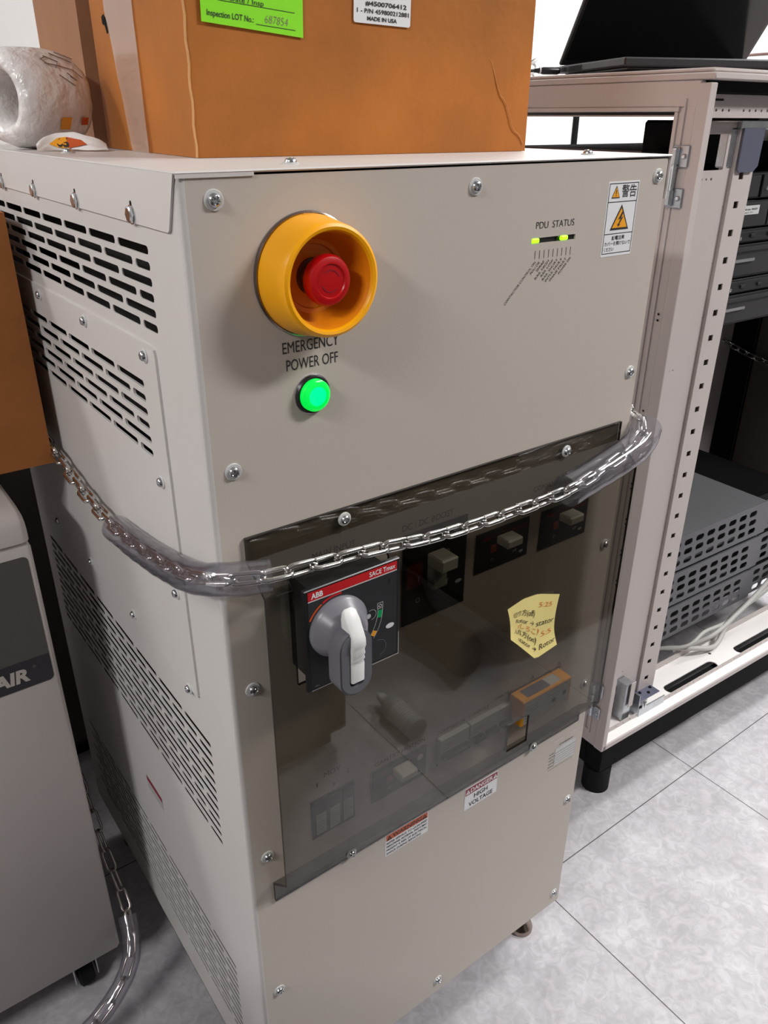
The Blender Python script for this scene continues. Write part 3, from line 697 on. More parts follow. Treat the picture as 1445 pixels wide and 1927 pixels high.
for i in range(len(prof)-1):
    for k in range(5): fs.append((i*6+k, i*6+k+1, i*6+k+7, i*6+k+6))
fs += [(0, 1, 2, 3, 4, 5)]
h.add(vs, fs, mat('lever_white', (0.74, 0.74, 0.73, 1), 0.42), FR(0.0722, 0.0, -0.0610))
h.build('release_lever', ms, label='pale grey ribbed release lever', smooth=50)

# --- smoked acrylic cover
b = MB(); th = 0.0028
xs = [0.0190, 0.0440, 0.1386, 0.3090, 0.3420, 0.4730]
prof = [(-0.0006, 0.8745), (-0.0006, 0.8525), (-0.0177, 0.8396), (-0.0275, 0.8310), (-0.0275, 0.7380), (-0.0275, 0.5545), (-0.0275, 0.5150), (-0.0275, 0.5075), (-0.0006, 0.4840), (-0.0006, 0.4585)]
def skip(i, j): return (i == 1 and j in (2, 3)) or (i == 3 and j == 5)
def off(j):   # outward offset direction of profile vertex j
    def nrm(a, c_):
        d = Vector((c_[0]-a[0], c_[1]-a[1])); d = Vector((d.y, -d.x)).normalized(); return d
    ns = []
    if j > 0: ns.append(nrm(prof[j-1], prof[j]))
    if j < len(prof)-1: ns.append(nrm(prof[j], prof[j+1]))
    n = sum(ns, Vector((0, 0))).normalized(); k_ = 1/max(0.5, n.dot(ns[0])); return n*th*k_
O = [off(j) for j in range(len(prof))]
nx = len(xs); vs = []
for lay in (0, 1):
    for j, (y, z) in enumerate(prof):
        for x in xs: vs.append((x, y+O[j].x*lay, z+O[j].y*lay))
NL = nx*len(prof); fs = []
idx = lambda i, j, l: l*NL+j*nx+i
solid = {(i, j) for i in range(nx-1) for j in range(len(prof)-1) if not skip(i, j)}
fe = []
for (i, j) in solid:
    for l in (0, 1): fs.append((idx(i, j, l), idx(i+1, j, l), idx(i+1, j+1, l), idx(i, j+1, l)))
    for (di, dj, a, c_) in ((-1, 0, (i, j), (i, j+1)), (1, 0, (i+1, j), (i+1, j+1)), (0, -1, (i, j), (i+1, j)), (0, 1, (i, j+1), (i+1, j+1))):
        if (i+di, j+dj) not in solid: fe.append((idx(*a, 0), idx(*c_, 0), idx(*c_, 1), idx(*a, 1)))
b.add(vs, fs, SMOKE); b.add(vs, fe, mat('acrylic_edge', (0.012, 0.010, 0.009, 1), 0.2))
b.build('safety_cover', pdu, label='smoked see-through acrylic cover', smooth=20, recalc=False)

# --- levelling feet
def foot(x, y, top, m, name='levelling_foot', parent=None, r=0.019):
    f = MB(); Z = Matrix.Translation((x, y, 0))
    f.lathe([(0, 0.0), (r, 0.0), (r, 0.005), (r*0.92, 0.009), (r*0.55, 0.016), (r*0.42, 0.022), (0.0, 0.022)], m, Z, n=36)
    f.lathe([(0.006, 0.02), (0.006, top)], SILVER, Z, n=18)
    for q in range(8): f.lathe([(0.006, 0.028+q*0.008), (0.0066, 0.031+q*0.008), (0.006, 0.034+q*0.008)], SILVER, Z, n=18) if 0.034+q*0.008 < top else None
    f.lathe([(0.0, 0.050), (0.0105, 0.050), (0.0105, 0.058), (0, 0.058)], SILVER, Z, n=6)
    return f.build(name, parent)
for (x, y) in ((0.466, 0.045), (0.030, 0.045), (0.466, 0.58), (0.030, 0.58)): foot(x, y, ZB+0.002, BRONZE, parent=pdu)

# ---------------------------------------------------------------- sticky note
def coons(u, v):
    top = [(0.2895, 0.7190), (0.3120, 0.7235), (0.3330, 0.7215), (0.3650, 0.7110)]
    bot = [(0.2960, 0.6800), (0.3100, 0.6660), (0.3375, 0.6370), (0.3700, 0.6430)]
    def cr(P, t):
        s = t*3; i = min(2, int(s)); f = s-i; return (P[i][0]*(1-f)+P[i+1][0]*f, P[i][1]*(1-f)+P[i+1][1]*f)
    a = cr(bot, u); c_ = cr(top, u)
    side = 0.004*math.sin(PI*v)*(1 if u > 0.5 else -1)*(2*abs(u-0.5))**2
    x = a[0]*(1-v)+c_[0]*v-side*(1 if u > 0.5 else 0.5); z = a[1]*(1-v)+c_[1]*v
    lift = 0.0008+0.0075*max(0, 0.35-v)**1.5*1.6*(0.4+u)+0.010*max(0, u-0.7)*v+0.0045*max(0, 0.25-u)*(1-v)
    return Vector((x, -0.0305-lift, z))
n = MB(); n.grid(lambda u, v: coons(u, v), 14, 14, NOTE)
def onnote(x, y, e): p = coons(x, y); return (p.x, p.y-0.0005, p.z)
for (s, x0, x1, y0, h, m, bd) in (('切り方(off)', 0.10, 0.62, 0.66, 0.105, PEN, 0.0), ('5:25', 0.70, 0.90, 0.80, 0.08, PENO, -0.01), ('Rotor → stator', 0.18, 0.97, 0.50, 0.095, PEN, -0.005),
                            ('(しろこ)', 0.26, 0.72, 0.385, 0.08, PENO, 0.0), ('入れ方(on)', 0.14, 0.68, 0.24, 0.10, PEN, 0.0), ('5:5', 0.76, 0.93, 0.30, 0.09, PENO, -0.01), ('stator → Rotor', 0.30, 0.98, 0.10, 0.095, PEN, -0.005)):
    text(n, s, x0, x1, y0, h, m, None, fn=onnote, bold=bd, shear=0.12)
n.build('sticky_note', None, (0.33, -0.03, 0.64), label='yellow handwritten sticky note stuck on the smoked cover', cat='sticky note', smooth=60, recalc=False)

# ---------------------------------------------------------------- chains and sleeves
def link_mesh(name, m, pitch=0.0226, wire=0.0022, hw=0.0050):
    global PM
    keep = PM; PM = Matrix.Identity(4)
    L = pitch/2+wire*0.9; s = L-hw; pts = []
    for k in range(9): a = -PI/2+PI*k/8; pts.append((s+hw*math.cos(a), hw*math.sin(a), 0))
    for k in range(9): a = PI/2+PI*k/8; pts.append((-s+hw*math.cos(a), hw*math.sin(a), 0))
    b = MB(); b.tube(pts, wire, m, n=12, closed=True); o = b.build(name, None, (0, 0, 0), smooth=80); PM = keep; return o
def chain(label, ctrl, m, cat='chain', pitch=0.0226, wire=0.0022, hw=0.0050, roll0=0.25, nrm=Vector((0, 0, 1)), group=None):
    path = resample(bez(ctrl, 240), pitch)
    t = thing('chain', label, cat, tuple(path[0]), group=group)
    lk = link_mesh('chain_link', m, pitch, wire, hw); Ms = []
    for i in range(len(path)-1):
        a, c_ = path[i], path[i+1]; tx = (c_-a).normalized(); zz = (nrm-tx*nrm.dot(tx)).normalized(); yy = zz.cross(tx)
        M_ = Matrix(((tx.x, zz.x, -yy.x*-1*-1, 0), (tx.y, zz.y, -yy.y, 0), (tx.z, zz.z, -yy.z, 0), (0, 0, 0, 1)))
        M_ = Matrix.Translation((a+c_)/2) @ M_ @ Matrix.Rotation(roll0+(PI/2 if i % 2 else 0)+random.uniform(-.08, .08), 4, 'X')
        Ms.append(M_)
    copies(lk, t, Ms); return path
def sleeve(label, ctrl, r, th=0.0012, wob=0.00015, group=None):
    P = resample(bez(ctrl, 160), 0.0035); n = 28; b = MB(); ro = [r+wob*math.sin(i*0.9)+wob*math.sin(i*0.37+1) for i in range(len(P))]
    b.tube(P, ro, VINYL, n=n, caps=False); b.tube(P, [q-th for q in ro], VINYL, n=n, caps=False)
    for e in (0, -1):
        i0 = 0 if e == 0 else (len(P)-1)*n; o = len(P)*n
        b.add([b.v[i0+k] for k in range(n)]+[b.v[o+i0+k] for k in range(n)], [(k, (k+1) % n, n+(k+1) % n, n+k) for k in range(n)], VINYL)
    b.build('plastic_sleeve', None, tuple(P[0]), label=label, cat='sleeve', smooth=80, recalc=False)
front = [(-0.019, 0.55, 0.842), (-0.019, 0.40, 0.826), (-0.019, 0.31, 0.812), (-0.019, 0.21, 0.808), (-0.020, 0.108, 0.823), (-0.020, 0.020, 0.844), (-0.008, -0.024, 0.858), (0.020, -0.036, 0.857), (0.067, -0.037, 0.853), (0.119, -0.038, 0.849), (0.188, -0.038, 0.840), (0.266, -0.038, 0.837),
         (0.353, -0.037, 0.837), (0.410, -0.034, 0.845), (0.460, -0.030, 0.857), (0.498, -0.012, 0.872), (0.510, 0.06, 0.880), (0.512, 0.20, 0.88), (0.512, 0.38, 0.88)]
chain('shiny steel chain hung around the beige power cabinet, across its smoked cover', front, CHROME)
sleeve('clear plastic sleeve over the chain at the left corner of the power cabinet', [(-0.019, 0.205, 0.808), (-0.020, 0.108, 0.823), (-0.020, 0.020, 0.844), (-0.008, -0.024, 0.858), (0.022, -0.036, 0.857)], 0.0132)
sleeve('clear plastic sleeve over the chain at the right corner of the power cabinet', [(0.353, -0.037, 0.837), (0.410, -0.034, 0.845), (0.460, -0.034, 0.858), (0.492, -0.022, 0.872)], 0.0168)

# ---------------------------------------------------------------- cardboard boxes
def cardboard(name, label, base, rotz, w, d, h, m, decorate=None):
    t = thing(name, label, 'box', base, rotz); bx, by, bz = base
    b = MB(); N = 10
    def wall(p0, du, dv, nrm, amp, seed):
        def f(u, v):
            p = Vector(p0)+Vector(du)*u+Vector(dv)*v
            e = math.sin(PI*u)*math.sin(PI*v); q = noise.noise(Vector((u*3+seed, v*3, seed)))
            return p+Vector(nrm)*(amp*e+0.0012*q*e)
        b.grid(f, N*2, N*2, m)
    wall((bx, by, bz), (w, 0, 0), (0, 0, h), (0, -1, 0), 0.0015, 1)
    wall((bx, by+d, bz), (0, -d, 0), (0, 0, h), (-1, 0, 0), 0.003, 2)
    wall((bx+w, by, bz), (0, d, 0), (0, 0, h), (1, 0, 0), 0.002, 3)
    wall((bx+w, by+d, bz), (-w, 0, 0), (0, 0, h), (0, 1, 0), 0.002, 4)
    wall((bx, by, bz+h), (w, 0, 0), (0, d, 0), (0, 0, 1), 0.002, 5)
    wall((bx, by+d, bz), (w, 0, 0), (0, -d, 0), (0, 0, 1), 0.0, 6)
    b.build('carton', t, smooth=60)
    if decorate: decorate(t, bx, by, bz, w, d, h)
    return t
def big_deco(t, bx, by, bz, w, d, h):
    e = MB()   # bare corrugated edge and creases
    pts = [(bx-0.0002+0.0006*math.sin(k*1.7), by-0.0003, bz+h*k/40) for k in range(41)]
    e.tube(pts, 0.0009, KRAFT2, n=6)
    e.build('worn_edge', t, label='pale worn cardboard edge'); e = MB()
    e.tube([(bx+w-0.004-0.050*(k/12), by-0.0002-0.0013*math.sin(PI*min(1, 0.15+k/14)), bz+0.006+0.075*(k/12)**1.2+0.003*math.sin(k*1.3)) for k in range(13)], 0.0005, m_crease, n=5)
    e.build('crease_line', t)
    tp = MB(); Y = frame((bx-0.0034, by, bz), (0, -1, 0), (0, 0, 1))
    def tape(u, v):
        wd = 0.052+0.036*min(1, v*h/0.12)+0.0012*math.sin(v*40)
        return (-0.116-(1-u)*wd, v*h*0.99, 0.0004+0.0004*noise.noise(Vector((u*4, v*14, 0))))
    tp.grid(tape, 6, 60, TAPE, Y); tp.build('packing_tape', t, label='wrinkled clear packing tape', smooth=80)
    hole = MB(); hole.plate([(-0.2175, 0.1150), (-0.2095, 0.1165), (-0.2060, 0.1110), (-0.2015, 0.101), (-0.205, 0.100), (-0.2095, 0.1070), (-0.2170, 0.1090)], [], 0.0004, BLKP, Y); hole.build('torn_hole', t)
    g = MB(); X = frame((bx, by-0.0021, bz), (1, 0, 0), (0, 0, 1)) @ Matrix.Rotation(math.radians(-1.5), 4, 'Z')
    g.plate([(0.010, 0.0955), (0.0965, 0.0905), (0.0965, 0.175), (0.010, 0.175)], [], 0.0003, GREENL, X)
    R = X @ Matrix.Translation((0.0135, 0.0985, 0)) @ Matrix.Rotation(math.radians(-3), 4, 'Z')
    text(g, 'Inspection LOT No.:', 0.001, 0.0395, 0.0015, 0.0042, INK, R, 0.0006, bold=0.01)
    quad(g, 0.0415, 0.0005, 0.0760, 0.0009, INK, R, 0.0006); quad(g, 0.0100, 0.0125, 0.0750, 0.0129, INK, R, 0.0006); text(g, 'Date / Insp', 0.020, 0.0480, 0.0135, 0.0036, INK, R, 0.0006)
    text(g, '687854', 0.0490, 0.0690, 0.0025, 0.0060, PENG, R, 0.0006, bold=-0.015, shear=0.1)
    g.build('green_label', t, label='fluorescent green inspection label', smooth=0, recalc=False)
    l = MB(); l.plate(rrect(0.144, 0.1055, 0.2010, 0.1800, 0.002), [], 0.0003, WHT, X)
    text(l, '#4500706412', 0.1550, 0.1965, 0.1185, 0.0033, INK, X, 0.0006, bold=0.03)
    text(l, '1 - P/N 459800212881', 0.1470, 0.1990, 0.1130, 0.0033, INK, X, 0.0006, bold=0.02); text(l, 'MADE IN USA', 0.1570, 0.1870, 0.1078, 0.0030, INK, X, 0.0006, bold=0.03)
    l.build('white_label', t, label='white part number label', smooth=0, recalc=False)
m_crease = mat('cardboard_crease', (0.50, 0.19, 0.04, 1), 0.75)
cardboard('cardboard_box', 'large brown cardboard box with green label standing on the power cabinet', (0.080, 0.155, LZ+0.0003), math.radians(-4.5), 0.348, 0.27, 0.33, KRAFT, big_deco)
cardboard('cardboard_box', 'pale brown cardboard box standing behind the white wrapped roll on the power cabinet', (0.100, 0.462, LZ+0.0003), 0.0, 0.30, 0.15, 0.42, KRAFTB)
cardboard('cardboard_box', 'brown cardboard box at the left edge of the picture, against the power cabinet side', (-0.400, 0.398, 0.812), 0.0, 0.378, 0.34, 0.270, KRAFT3)

# ---------------------------------------------------------------- wrapped roll and paper strip on the lid
ax = Vector((-0.93, -0.36, 0.0)).normalized(); RC = Vector((0.036, 0.430, LZ+0.0457))
RM = frame(RC, Vector((0, 0, 1)).cross(ax), (0, 0, 1))
r_ = MB()
prof = [(0.021, -0.030), (0.021, 0.022), (0.0225, 0.033), (0.028, 0.040), (0.034, 0.0405), (0.0405, 0.036), (0.0445, 0.025), (0.0455, 0.008), (0.0453, -0.012), (0.0432, -0.028), (0.040, -0.036), (0.030, -0.040), (0.021, -0.030)]
r_.lathe(prof, WRAP, RM, n=64)
for i, v in enumerate(r_.v):
    d = (v-RC); r_.v[i] = v+d.normalized()*(0.0016*noise.noise(v*55)+0.0010*noise.noise(v*140))
rw = r_.build('wrapped_roll', None, tuple(RC-Vector((0, 0, 0.0457))), label='white plastic wrapped roll with a hole through it, on the cabinet lid', cat='roll', smooth=80)
BASE[rw.name] = Vector(RC-Vector((0, 0, 0.0457)))
def on_roll(x, y, e):   # x around the axis direction, y angle over the roll
    R = 0.0470; a = y-0.45
    p = Vector((R*math.cos(a), R*math.sin(a), x)); return RM @ p
s = MB()
for stroke in ([(0.010, 1.15), (-0.004, 1.10), (-0.018, 1.02), (-0.026, 0.85)], [(0.006, 1.35), (-0.006, 1.20), (0.0, 1.05)], [(-0.004, 1.45), (-0.014, 1.30), (-0.022, 1.20)], [(-0.012, 1.50), (-0.020, 1.38), (-0.026, 1.30)],
               [(0.004, 1.32), (0.012, 1.25), (0.006, 1.12)], [(-0.010, 0.95), (-0.018, 0.80), (-0.012, 0.88)], [(0.0, 0.9), (-0.008, 0.78), (-0.014, 0.70)]):
    s.tube([on_roll(a, c_+0.0, 0) for a, c_ in stroke], 0.0005, PENG, n=5)
s.build('marker_scribble', rw, smooth=60)
s = MB()
for (a0, a1, c0, c1, m) in ((0.006, -0.006, -0.17, 0.09, AMB), (-0.018, -0.026, -0.07, 0.09, ORP)):
    s.add([on_roll(a0, c0, 0), on_roll(a1, c0, 0), on_roll(a1, c1, 0), on_roll(a0, c1, 0)], [(0, 1, 2, 3)], m)
s.build('roll_label', rw, label='small yellow and orange labels', smooth=0, recalc=False)
s = MB()
def strip(u, v):
    x = 0.008+0.060*u; y = 0.352+0.010*math.sin(u*5)-0.012*u; z = LZ+0.0012+v*(0.005+0.010*math.sin(PI*min(1, u*1.02))**0.7)+0.0015*noise.noise(Vector((u*6, v*3, 2)))
    return (x+0.004*v, y+0.014*v*v+0.004*math.sin(v*3), z)
s.grid(strip, 20, 8, PAPER)
def onstrip(x, y, e): q = strip(x, y); return (q[0], q[1]-0.0012, q[2]+0.0002)
s.add([onstrip(*p, 0) for p in ((0.22, 0.40), (0.34, 0.12), (0.48, 0.08), (0.48, 0.72), (0.36, 0.70))], [(0, 1, 2, 3, 4)], AMB)
s.add([onstrip(*p, 0) for p in ((0.48, 0.08), (0.72, 0.30), (0.66, 0.62), (0.48, 0.72))], [(0, 1, 2, 3)], ORP)
text(s, '65', 0.34, 0.50, 0.15, 0.5, INK, None, fn=lambda x, y, e: (lambda q: (q[0], q[1]-0.0016, q[2]+0.0004))(strip(x, y)), bold=0.04)
s.build('paper_strip', None, (0.045, 0.35, LZ), label='crumpled white paper strip with an orange 65 mark, lying before the wrapped roll', cat='paper', smooth=60, recalc=False)

# ---------------------------------------------------------------- white machine at the left
mc = thing('air_machine', 'off-white wheeled air machine with dark front label, beside the power cabinet', 'machine', (-0.40, 0.62, 0))
b = MB(); b.box(-0.80, -0.075, 0.334, 0.79, 0.075, 0.752, MACH, c=0.005); b.build('housing', mc, smooth=50)
b = MB()
pr_ = [(0.334, 0.7545), (0.334, 0.772), (0.337, 0.782), (0.345, 0.789), (0.358, 0.792), (0.79, 0.792)]
sec = lambda x, s_: [(x, 0.334+(y-0.334)*1.0+s_*(0.012 if y < 0.5 else 0), 0.7545+(z-0.7545)*(1-0.5*s_)) for (y, z) in pr_]+[(x, 0.79, 0.7545)]
S = [sec(-0.80, 0), sec(-0.083, 0), sec(-0.077, 0.25), sec(-0.075, 0.6)]; k = len(S[0]); vs = [p for q in S for p in q]
b.add(vs, [(j*k+i, j*k+(i+1) % k, (j+1)*k+(i+1) % k, (j+1)*k+i) for j in range(3) for i in range(k)]+[list(range(k)), [3*k+i for i in range(k)]], MACH)
b.build('top_cap', mc, smooth=60)
b = MB(); b.box(-0.79, -0.09, 0.43, 0.78, 0.792, 0.8115, KRAFT3); b.build('rear_housing', mc, label='raised rear housing under the box, coloured as brown shadow')  # rear housing block; its brown stands for the shadow under the box
b = MB(); X = frame((0, 0.334, 0), (1, 0, 0), (0, 0, 1))
b.plate(rrect(-0.46, 0.5725, -0.0815, 0.7385, 0.006, 4), [], 0.0005, MPAN, X)
poly(b, [(-0.459, 0.6095), (-0.0822, 0.6095)]+[(-0.0822, 0.579), (-0.084, 0.575), (-0.087, 0.5735), (-0.459, 0.5735)], MBAND, X, 0.0008)
text(b, 'COOL AIR', -0.222, -0.107, 0.583, 0.0170, LETG, X, 0.0012, bold=0.045, shear=0.15)
b.add([(-0.1005+0.0022*math.cos(t*PI/8), 0.5985+0.0022*math.sin(t*PI/8), 0.001) for t in range(16)], [list(range(16))], mat('faint_grey', (0.09, 0.08, 0.075, 1), 0.5), X)
b.build('front_label', mc, smooth=0, recalc=False, label='dark grey and black front label')
def caster(x, y, parent):
    c = MB(); c.box(x-0.022, x+0.022, y-0.022, y+0.022, 0.066, 0.0755, SILVER, c=0.002)
    for s_ in (-1, 1): c.box(x+s_*0.016-0.0012, x+s_*0.016+0.0012, y-0.018, y+0.018, 0.018, 0.068, SILVER, c=0.0005)
    o = c.build('caster', parent)
    w_ = MB(); w_.lathe([(0.0, -0.011), (0.022, -0.011), (0.026, -0.008), (0.026, 0.008), (0.022, 0.011), (0, 0.011)], FOOTR, Matrix.Translation((x, y, 0.026)) @ Matrix.Rotation(PI/2, 4, 'Y'), n=32); w_.build('wheel', o)
for (x, y) in ((-0.125, 0.375), (-0.74, 0.375), (-0.125, 0.74), (-0.74, 0.74)): caster(x, y, mc)
low = [(-0.058, 0.62, 0.36), (-0.054, 0.50, 0.27), (-0.054, 0.40, 0.180), (-0.056, 0.335, 0.140), (-0.068, 0.295, 0.108), (-0.095, 0.275, 0.080), (-0.140, 0.262, 0.055), (-0.20, 0.255, 0.040), (-0.30, 0.25, 0.035)]
chain('dull chain looped low around the foot of the off-white air machine', low, DULLCHAIN, pitch=0.030, wire=0.0018, hw=0.0065, roll0=0.6)
sleeve('clear plastic sleeve over the low chain at the foot of the air machine', [(-0.058, 0.330, 0.136), (-0.068, 0.295, 0.108), (-0.095, 0.275, 0.080), (-0.140, 0.262, 0.055), (-0.20, 0.255, 0.040)], 0.0125)

# ---------------------------------------------------------------- open equipment rack at the right
Q = 0.9314
PM = Matrix.Translation((0.7396, 0.1315, 0.0801)) @ Matrix.Scale(Q, 4) @ Matrix.Translation((-0.81, -0.178, 0))
RX, RY, RZ0, RZ1 = 0.81, 0.178, 0.075, 1.222
RR = math.radians(-2.0)
rk = thing('equipment_rack', 'open white steel equipment rack with hinges and square-holed rails, right of the power cabinet', 'rack', (RX, RY, 0), RR)
RW, RD = 1.05, 0.60    # length along x, depth along y
def post(x, y, sx, sy):
    b = MB()
    b.box(min(x, x+sx*0.013), max(x, x+sx*0.013), min(y, y+sy*0.020), max(y, y+sy*0.020), RZ0, RZ1-0.012, RACKM, c=0.0012)
    b.box(min(x+sx*0.004, x+sx*0.075), max(x+sx*0.004, x+sx*0.075), min(y+sy*0.052, y+sy*0.0545), max(y+sy*0.052, y+sy*0.0545), RZ0, RZ1-0.03, RACKM)
    # stepped door-side face
    for (y0, y1, dx) in ((0.020, 0.034, 0.0), (0.034, 0.037, -0.003), (0.037, 0.047, 0.003), (0.047, 0.052, 0.0)):
        b.box(min(x+sx*(0.0012+dx), x+sx*0.010), max(x+sx*(0.0012+dx), x+sx*0.010), min(y+sy*y0, y+sy*y1), max(y+sy*y0, y+sy*y1), RZ0+0.025, RZ1-0.03, RACKM, c=0.0006)
    b.box(min(x+sx*0.0014, x+sx*0.010), max(x+sx*0.0014, x+sx*0.010), min(y+sy*0.015, y+sy*0.052), max(y+sy*0.015, y+sy*0.052), RZ0, RZ0+0.03, RACKM, c=0.001)
    b.build('corner_post', rk, smooth=40)
for (x, sx) in ((RX, 1), (RX+RW, -1)):
    for (y, sy) in ((RY, 1), (RY+RD, -1)): post(x, y, sx, sy)
# pairs of small holes on the near post
b = MB(); Y = frame((RX-0.0003, 0, 0), (0, -1, 0), (0, 0, 1))
for z in (0.90, 0.75, 0.625, 0.56, 0.50, 0.44): 
    for dz in (0, 0.009): b.lathe([(0, 0.0), (0.0018, 0.0)], BLKP, Y @ Matrix.Translation((-(RY+0.0265), z+dz, 0.0000)), n=12)
b.build('post_hole', rk, smooth=0, recalc=False)
# top frame: beams all round and roof
b = MB()
y0, y1 = RY, RY+RD
b.box(RX+0.001, RX+0.012, y0+0.018, y1-0.018, RZ1-0.040, RZ1-0.009, RACKM, c=0.001)
b.box(RX-0.001, RX+0.006, y0+0.045, y1-0.045, RZ1-0.046, RZ1-0.040, RACKM, c=0.001)
b.box(RX+0.010, RX+0.030, y0+0.045, y1-0.045, RZ1-0.052, RZ1-0.050, RACKM)
b.box(RX+RW-0.012, RX+RW-0.001, y0+0.018, y1-0.018, RZ1-0.040, RZ1-0.009, RACKM, c=0.001)
b.box(RX+0.012, RX+RW-0.012, y1-0.012, y1-0.001, RZ1-0.050, RZ1-0.009, RACKM, c=0.001)
b.plate([(RX+0.016, RZ1-0.053), (RX+RW-0.02, RZ1-0.053), (RX+RW-0.02, RZ1-0.024), (RX+0.016, RZ1-0.024)], [rrect(RX+0.02, RZ1-0.032, RX+0.080, RZ1-0.0292, 0.0008, 1)]+[circ(RX+0.022+0.0145*k+(0.0 if k < 6 else 0.02), RZ1-0.0435, 0.0021, 10) for k in range(40)], 0.0015, RACKM, frame((0, RY+0.035, 0), (1, 0, 0), (0, 0, 1)))
b.build('top_frame', rk, smooth=40)
b = MB(); b.box(RX+0.002, RX+RW, RY-0.002, RY+RD, RZ1-0.0085, RZ1, RACKM, c=0.0015)
b.box(RX+0.006, RX+RW-0.005, RY+0.004, RY+RD-0.005, RZ1, RZ1+0.0055, RACKM, c=0.002)
b.box(RX+0.02, RX+RW-0.02, RY+0.02, RY+RD-0.02, RZ1-0.022, RZ1-0.0085, BLKP)
b.build('roof_panel', rk, smooth=40)
# base beam with slots and two punched strips
b = MB()
sl = [rrect(RX+0.245+0.247*k, RY+0.028, RX+0.415+0.247*k, RY+0.054, 0.0125, 5) for k in range(3)]
hl = [circ(RX+0.435+0.247*k-0.0, RY+0.068, 0.004, 12) for k in range(3)]
hl = [c_ for c_ in hl if c_[0][0] < RX+RW-0.03]; sl = [c_ for c_ in sl if c_[0][0] < RX+RW-0.02]
b.plate([(RX+0.006, RY+0.004), (RX+RW-0.006, RY+0.004), (RX+RW-0.006, RY+0.100), (RX+0.006, RY+0.100)], sl+[circ(RX+0.435, RY+0.070, 0.004, 12)], 0.002, mat('base_overlit', (0.86, 0.84, 0.83, 1), 0.4), Matrix.Translation((0, 0, RZ0+0.008)))  # plate whiter than the rack paint, its overexposed light put into the colour
b.box(RX+0.004, RX+RW-0.004, RY, RY+0.003, RZ0, RZ0+0.0115, RACKM, c=0.0008)
lip = lambda y, z0, z1, n, off_: b.plate([(RX+0.03, z0), (RX+RW-0.02, z0), (RX+RW-0.02, z1), (RX+0.03, z1)], [circ(RX+off_+0.0205*k, (z0+z1)/2, 0.0019, 8) for k in range(n)], 0.0012, RACKM, frame((0, y, 0), (1, 0, 0), (0, 0, 1)))
lip(RY+0.024, RZ0+0.009, RZ0+0.021, 45, 0.045); lip(RY+0.100, RZ0-0.004, RZ0+0.026, 45, 0.05)
b.build('base_beam', rk, smooth=30)
b = MB(); b.box(RX+0.012, RX+0.10, RY+0.02, RY+RD-0.02, RZ0+0.001, RZ0+0.0075, RACKM, c=0.001); b.box(RX+RW-0.10, RX+RW-0.012, RY+0.02, RY+RD-0.02, RZ0+0.001, RZ0+0.0075, RACKM); b.box(RX+0.012, RX+RW-0.012, RY+RD-0.10, RY+RD-0.004, RZ0+0.001, RZ0+0.010, RACKM)
b.build('base_frame', rk)
# plinth and feet
b = MB()
b.box(RX+0.018, RX+RW-0.018, RY+0.010, RY+0.050, 0.004, RZ0, BLKP, c=0.0015); b.box(RX+0.018, RX+0.058, RY+0.05, RY+RD-0.02, 0.004, RZ0, BLKP); b.box(RX+RW-0.058, RX+RW-0.018, RY+0.05, RY+RD-0.02, 0.004, RZ0, BLKP); b.box(RX+0.018, RX+RW-0.018, RY+RD-0.05, RY+RD-0.012, 0.004, RZ0, BLKP)
b.build('plinth', rk)
for (x, y) in ((RX+0.068, RY+0.052), (RX+RW-0.06, RY+0.05), (RX+0.068, RY+RD-0.05), (RX+RW-0.04, RY+RD-0.04)):
    f = MB(); f.lathe([(0, -0.086), (0.028, -0.086), (0.028, -0.030), (0.020, -0.024), (0.020, 0.006), (0, 0.006)], FOOTR, Matrix.Translation((x, y, 0)), n=30); f.build('levelling_foot', rk)
# filler plate and 19 inch rail
PY = RY+0.056
b = MB()
x0, x1 = RX+0.078, RX+0.158
b.plate([(x0, RZ0+0.012), (x1, RZ0+0.012), (x1, RZ1-0.058), (x0, RZ1-0.058)],
        [rrect(x0+0.010, RZ0+0.040, x0+0.034, RZ0+0.100, 0.002), rrect(x0+0.006, 1.100, x1-0.020, 1.148, 0.002)]+[circ(x0+0.012, 1.088, 0.0028), circ(x0+0.024, 1.088, 0.0018), circ(x0+0.036, 1.088, 0.0022)]+
        [circ(x0+0.012, 0.800, 0.0022), circ(x0+0.022, 0.800, 0.0014), circ(x0+0.010, RZ0+0.116, 0.0022), circ(x0+0.026, RZ0+0.112, 0.0016)]+[circ(x1-0.0035, z, 0.0012, 8) for z in (1.048, 1.006, 0.964, 0.922, 0.880, 0.838, 0.60, 0.40, 0.30, 0.20)],
        0.0015, RACKM, frame((0, PY+0.0015, 0), (1, 0, 0), (0, 0, 1)))
b.build('filler_plate', rk)
b = MB(); xr0, xr1 = RX+0.158, RX+0.206; RAILX = frame((0, PY-0.004, 0), (1, 0, 0), (0, 0, 1))
zs = [1.132-0.0412*k for k in range(26)]
b.plate([(xr0, RZ0+0.012), (xr1, RZ0+0.012), (xr1, RZ1-0.060), (xr0, RZ1-0.060)], [rrect(xr0+0.0150, z-0.0050, xr0+0.0265, z+0.0050, 0.0006, 1) for z in zs], 0.0018, RACKM, RAILX)
b.box(xr0-0.001, xr0+0.0008, PY-0.006, PY+0.020, RZ0+0.012, RZ1-0.06, RACKM); b.box(xr1-0.001, xr1+0.0012, PY-0.0055, PY+0.030, RZ0+0.012, RZ1-0.06, RACKM)
b.box(xr0+0.001, xr1-0.001, PY+0.022, PY+0.024, RZ0+0.012, RZ1-0.06, VOID)
b.build('mounting_rail', rk)
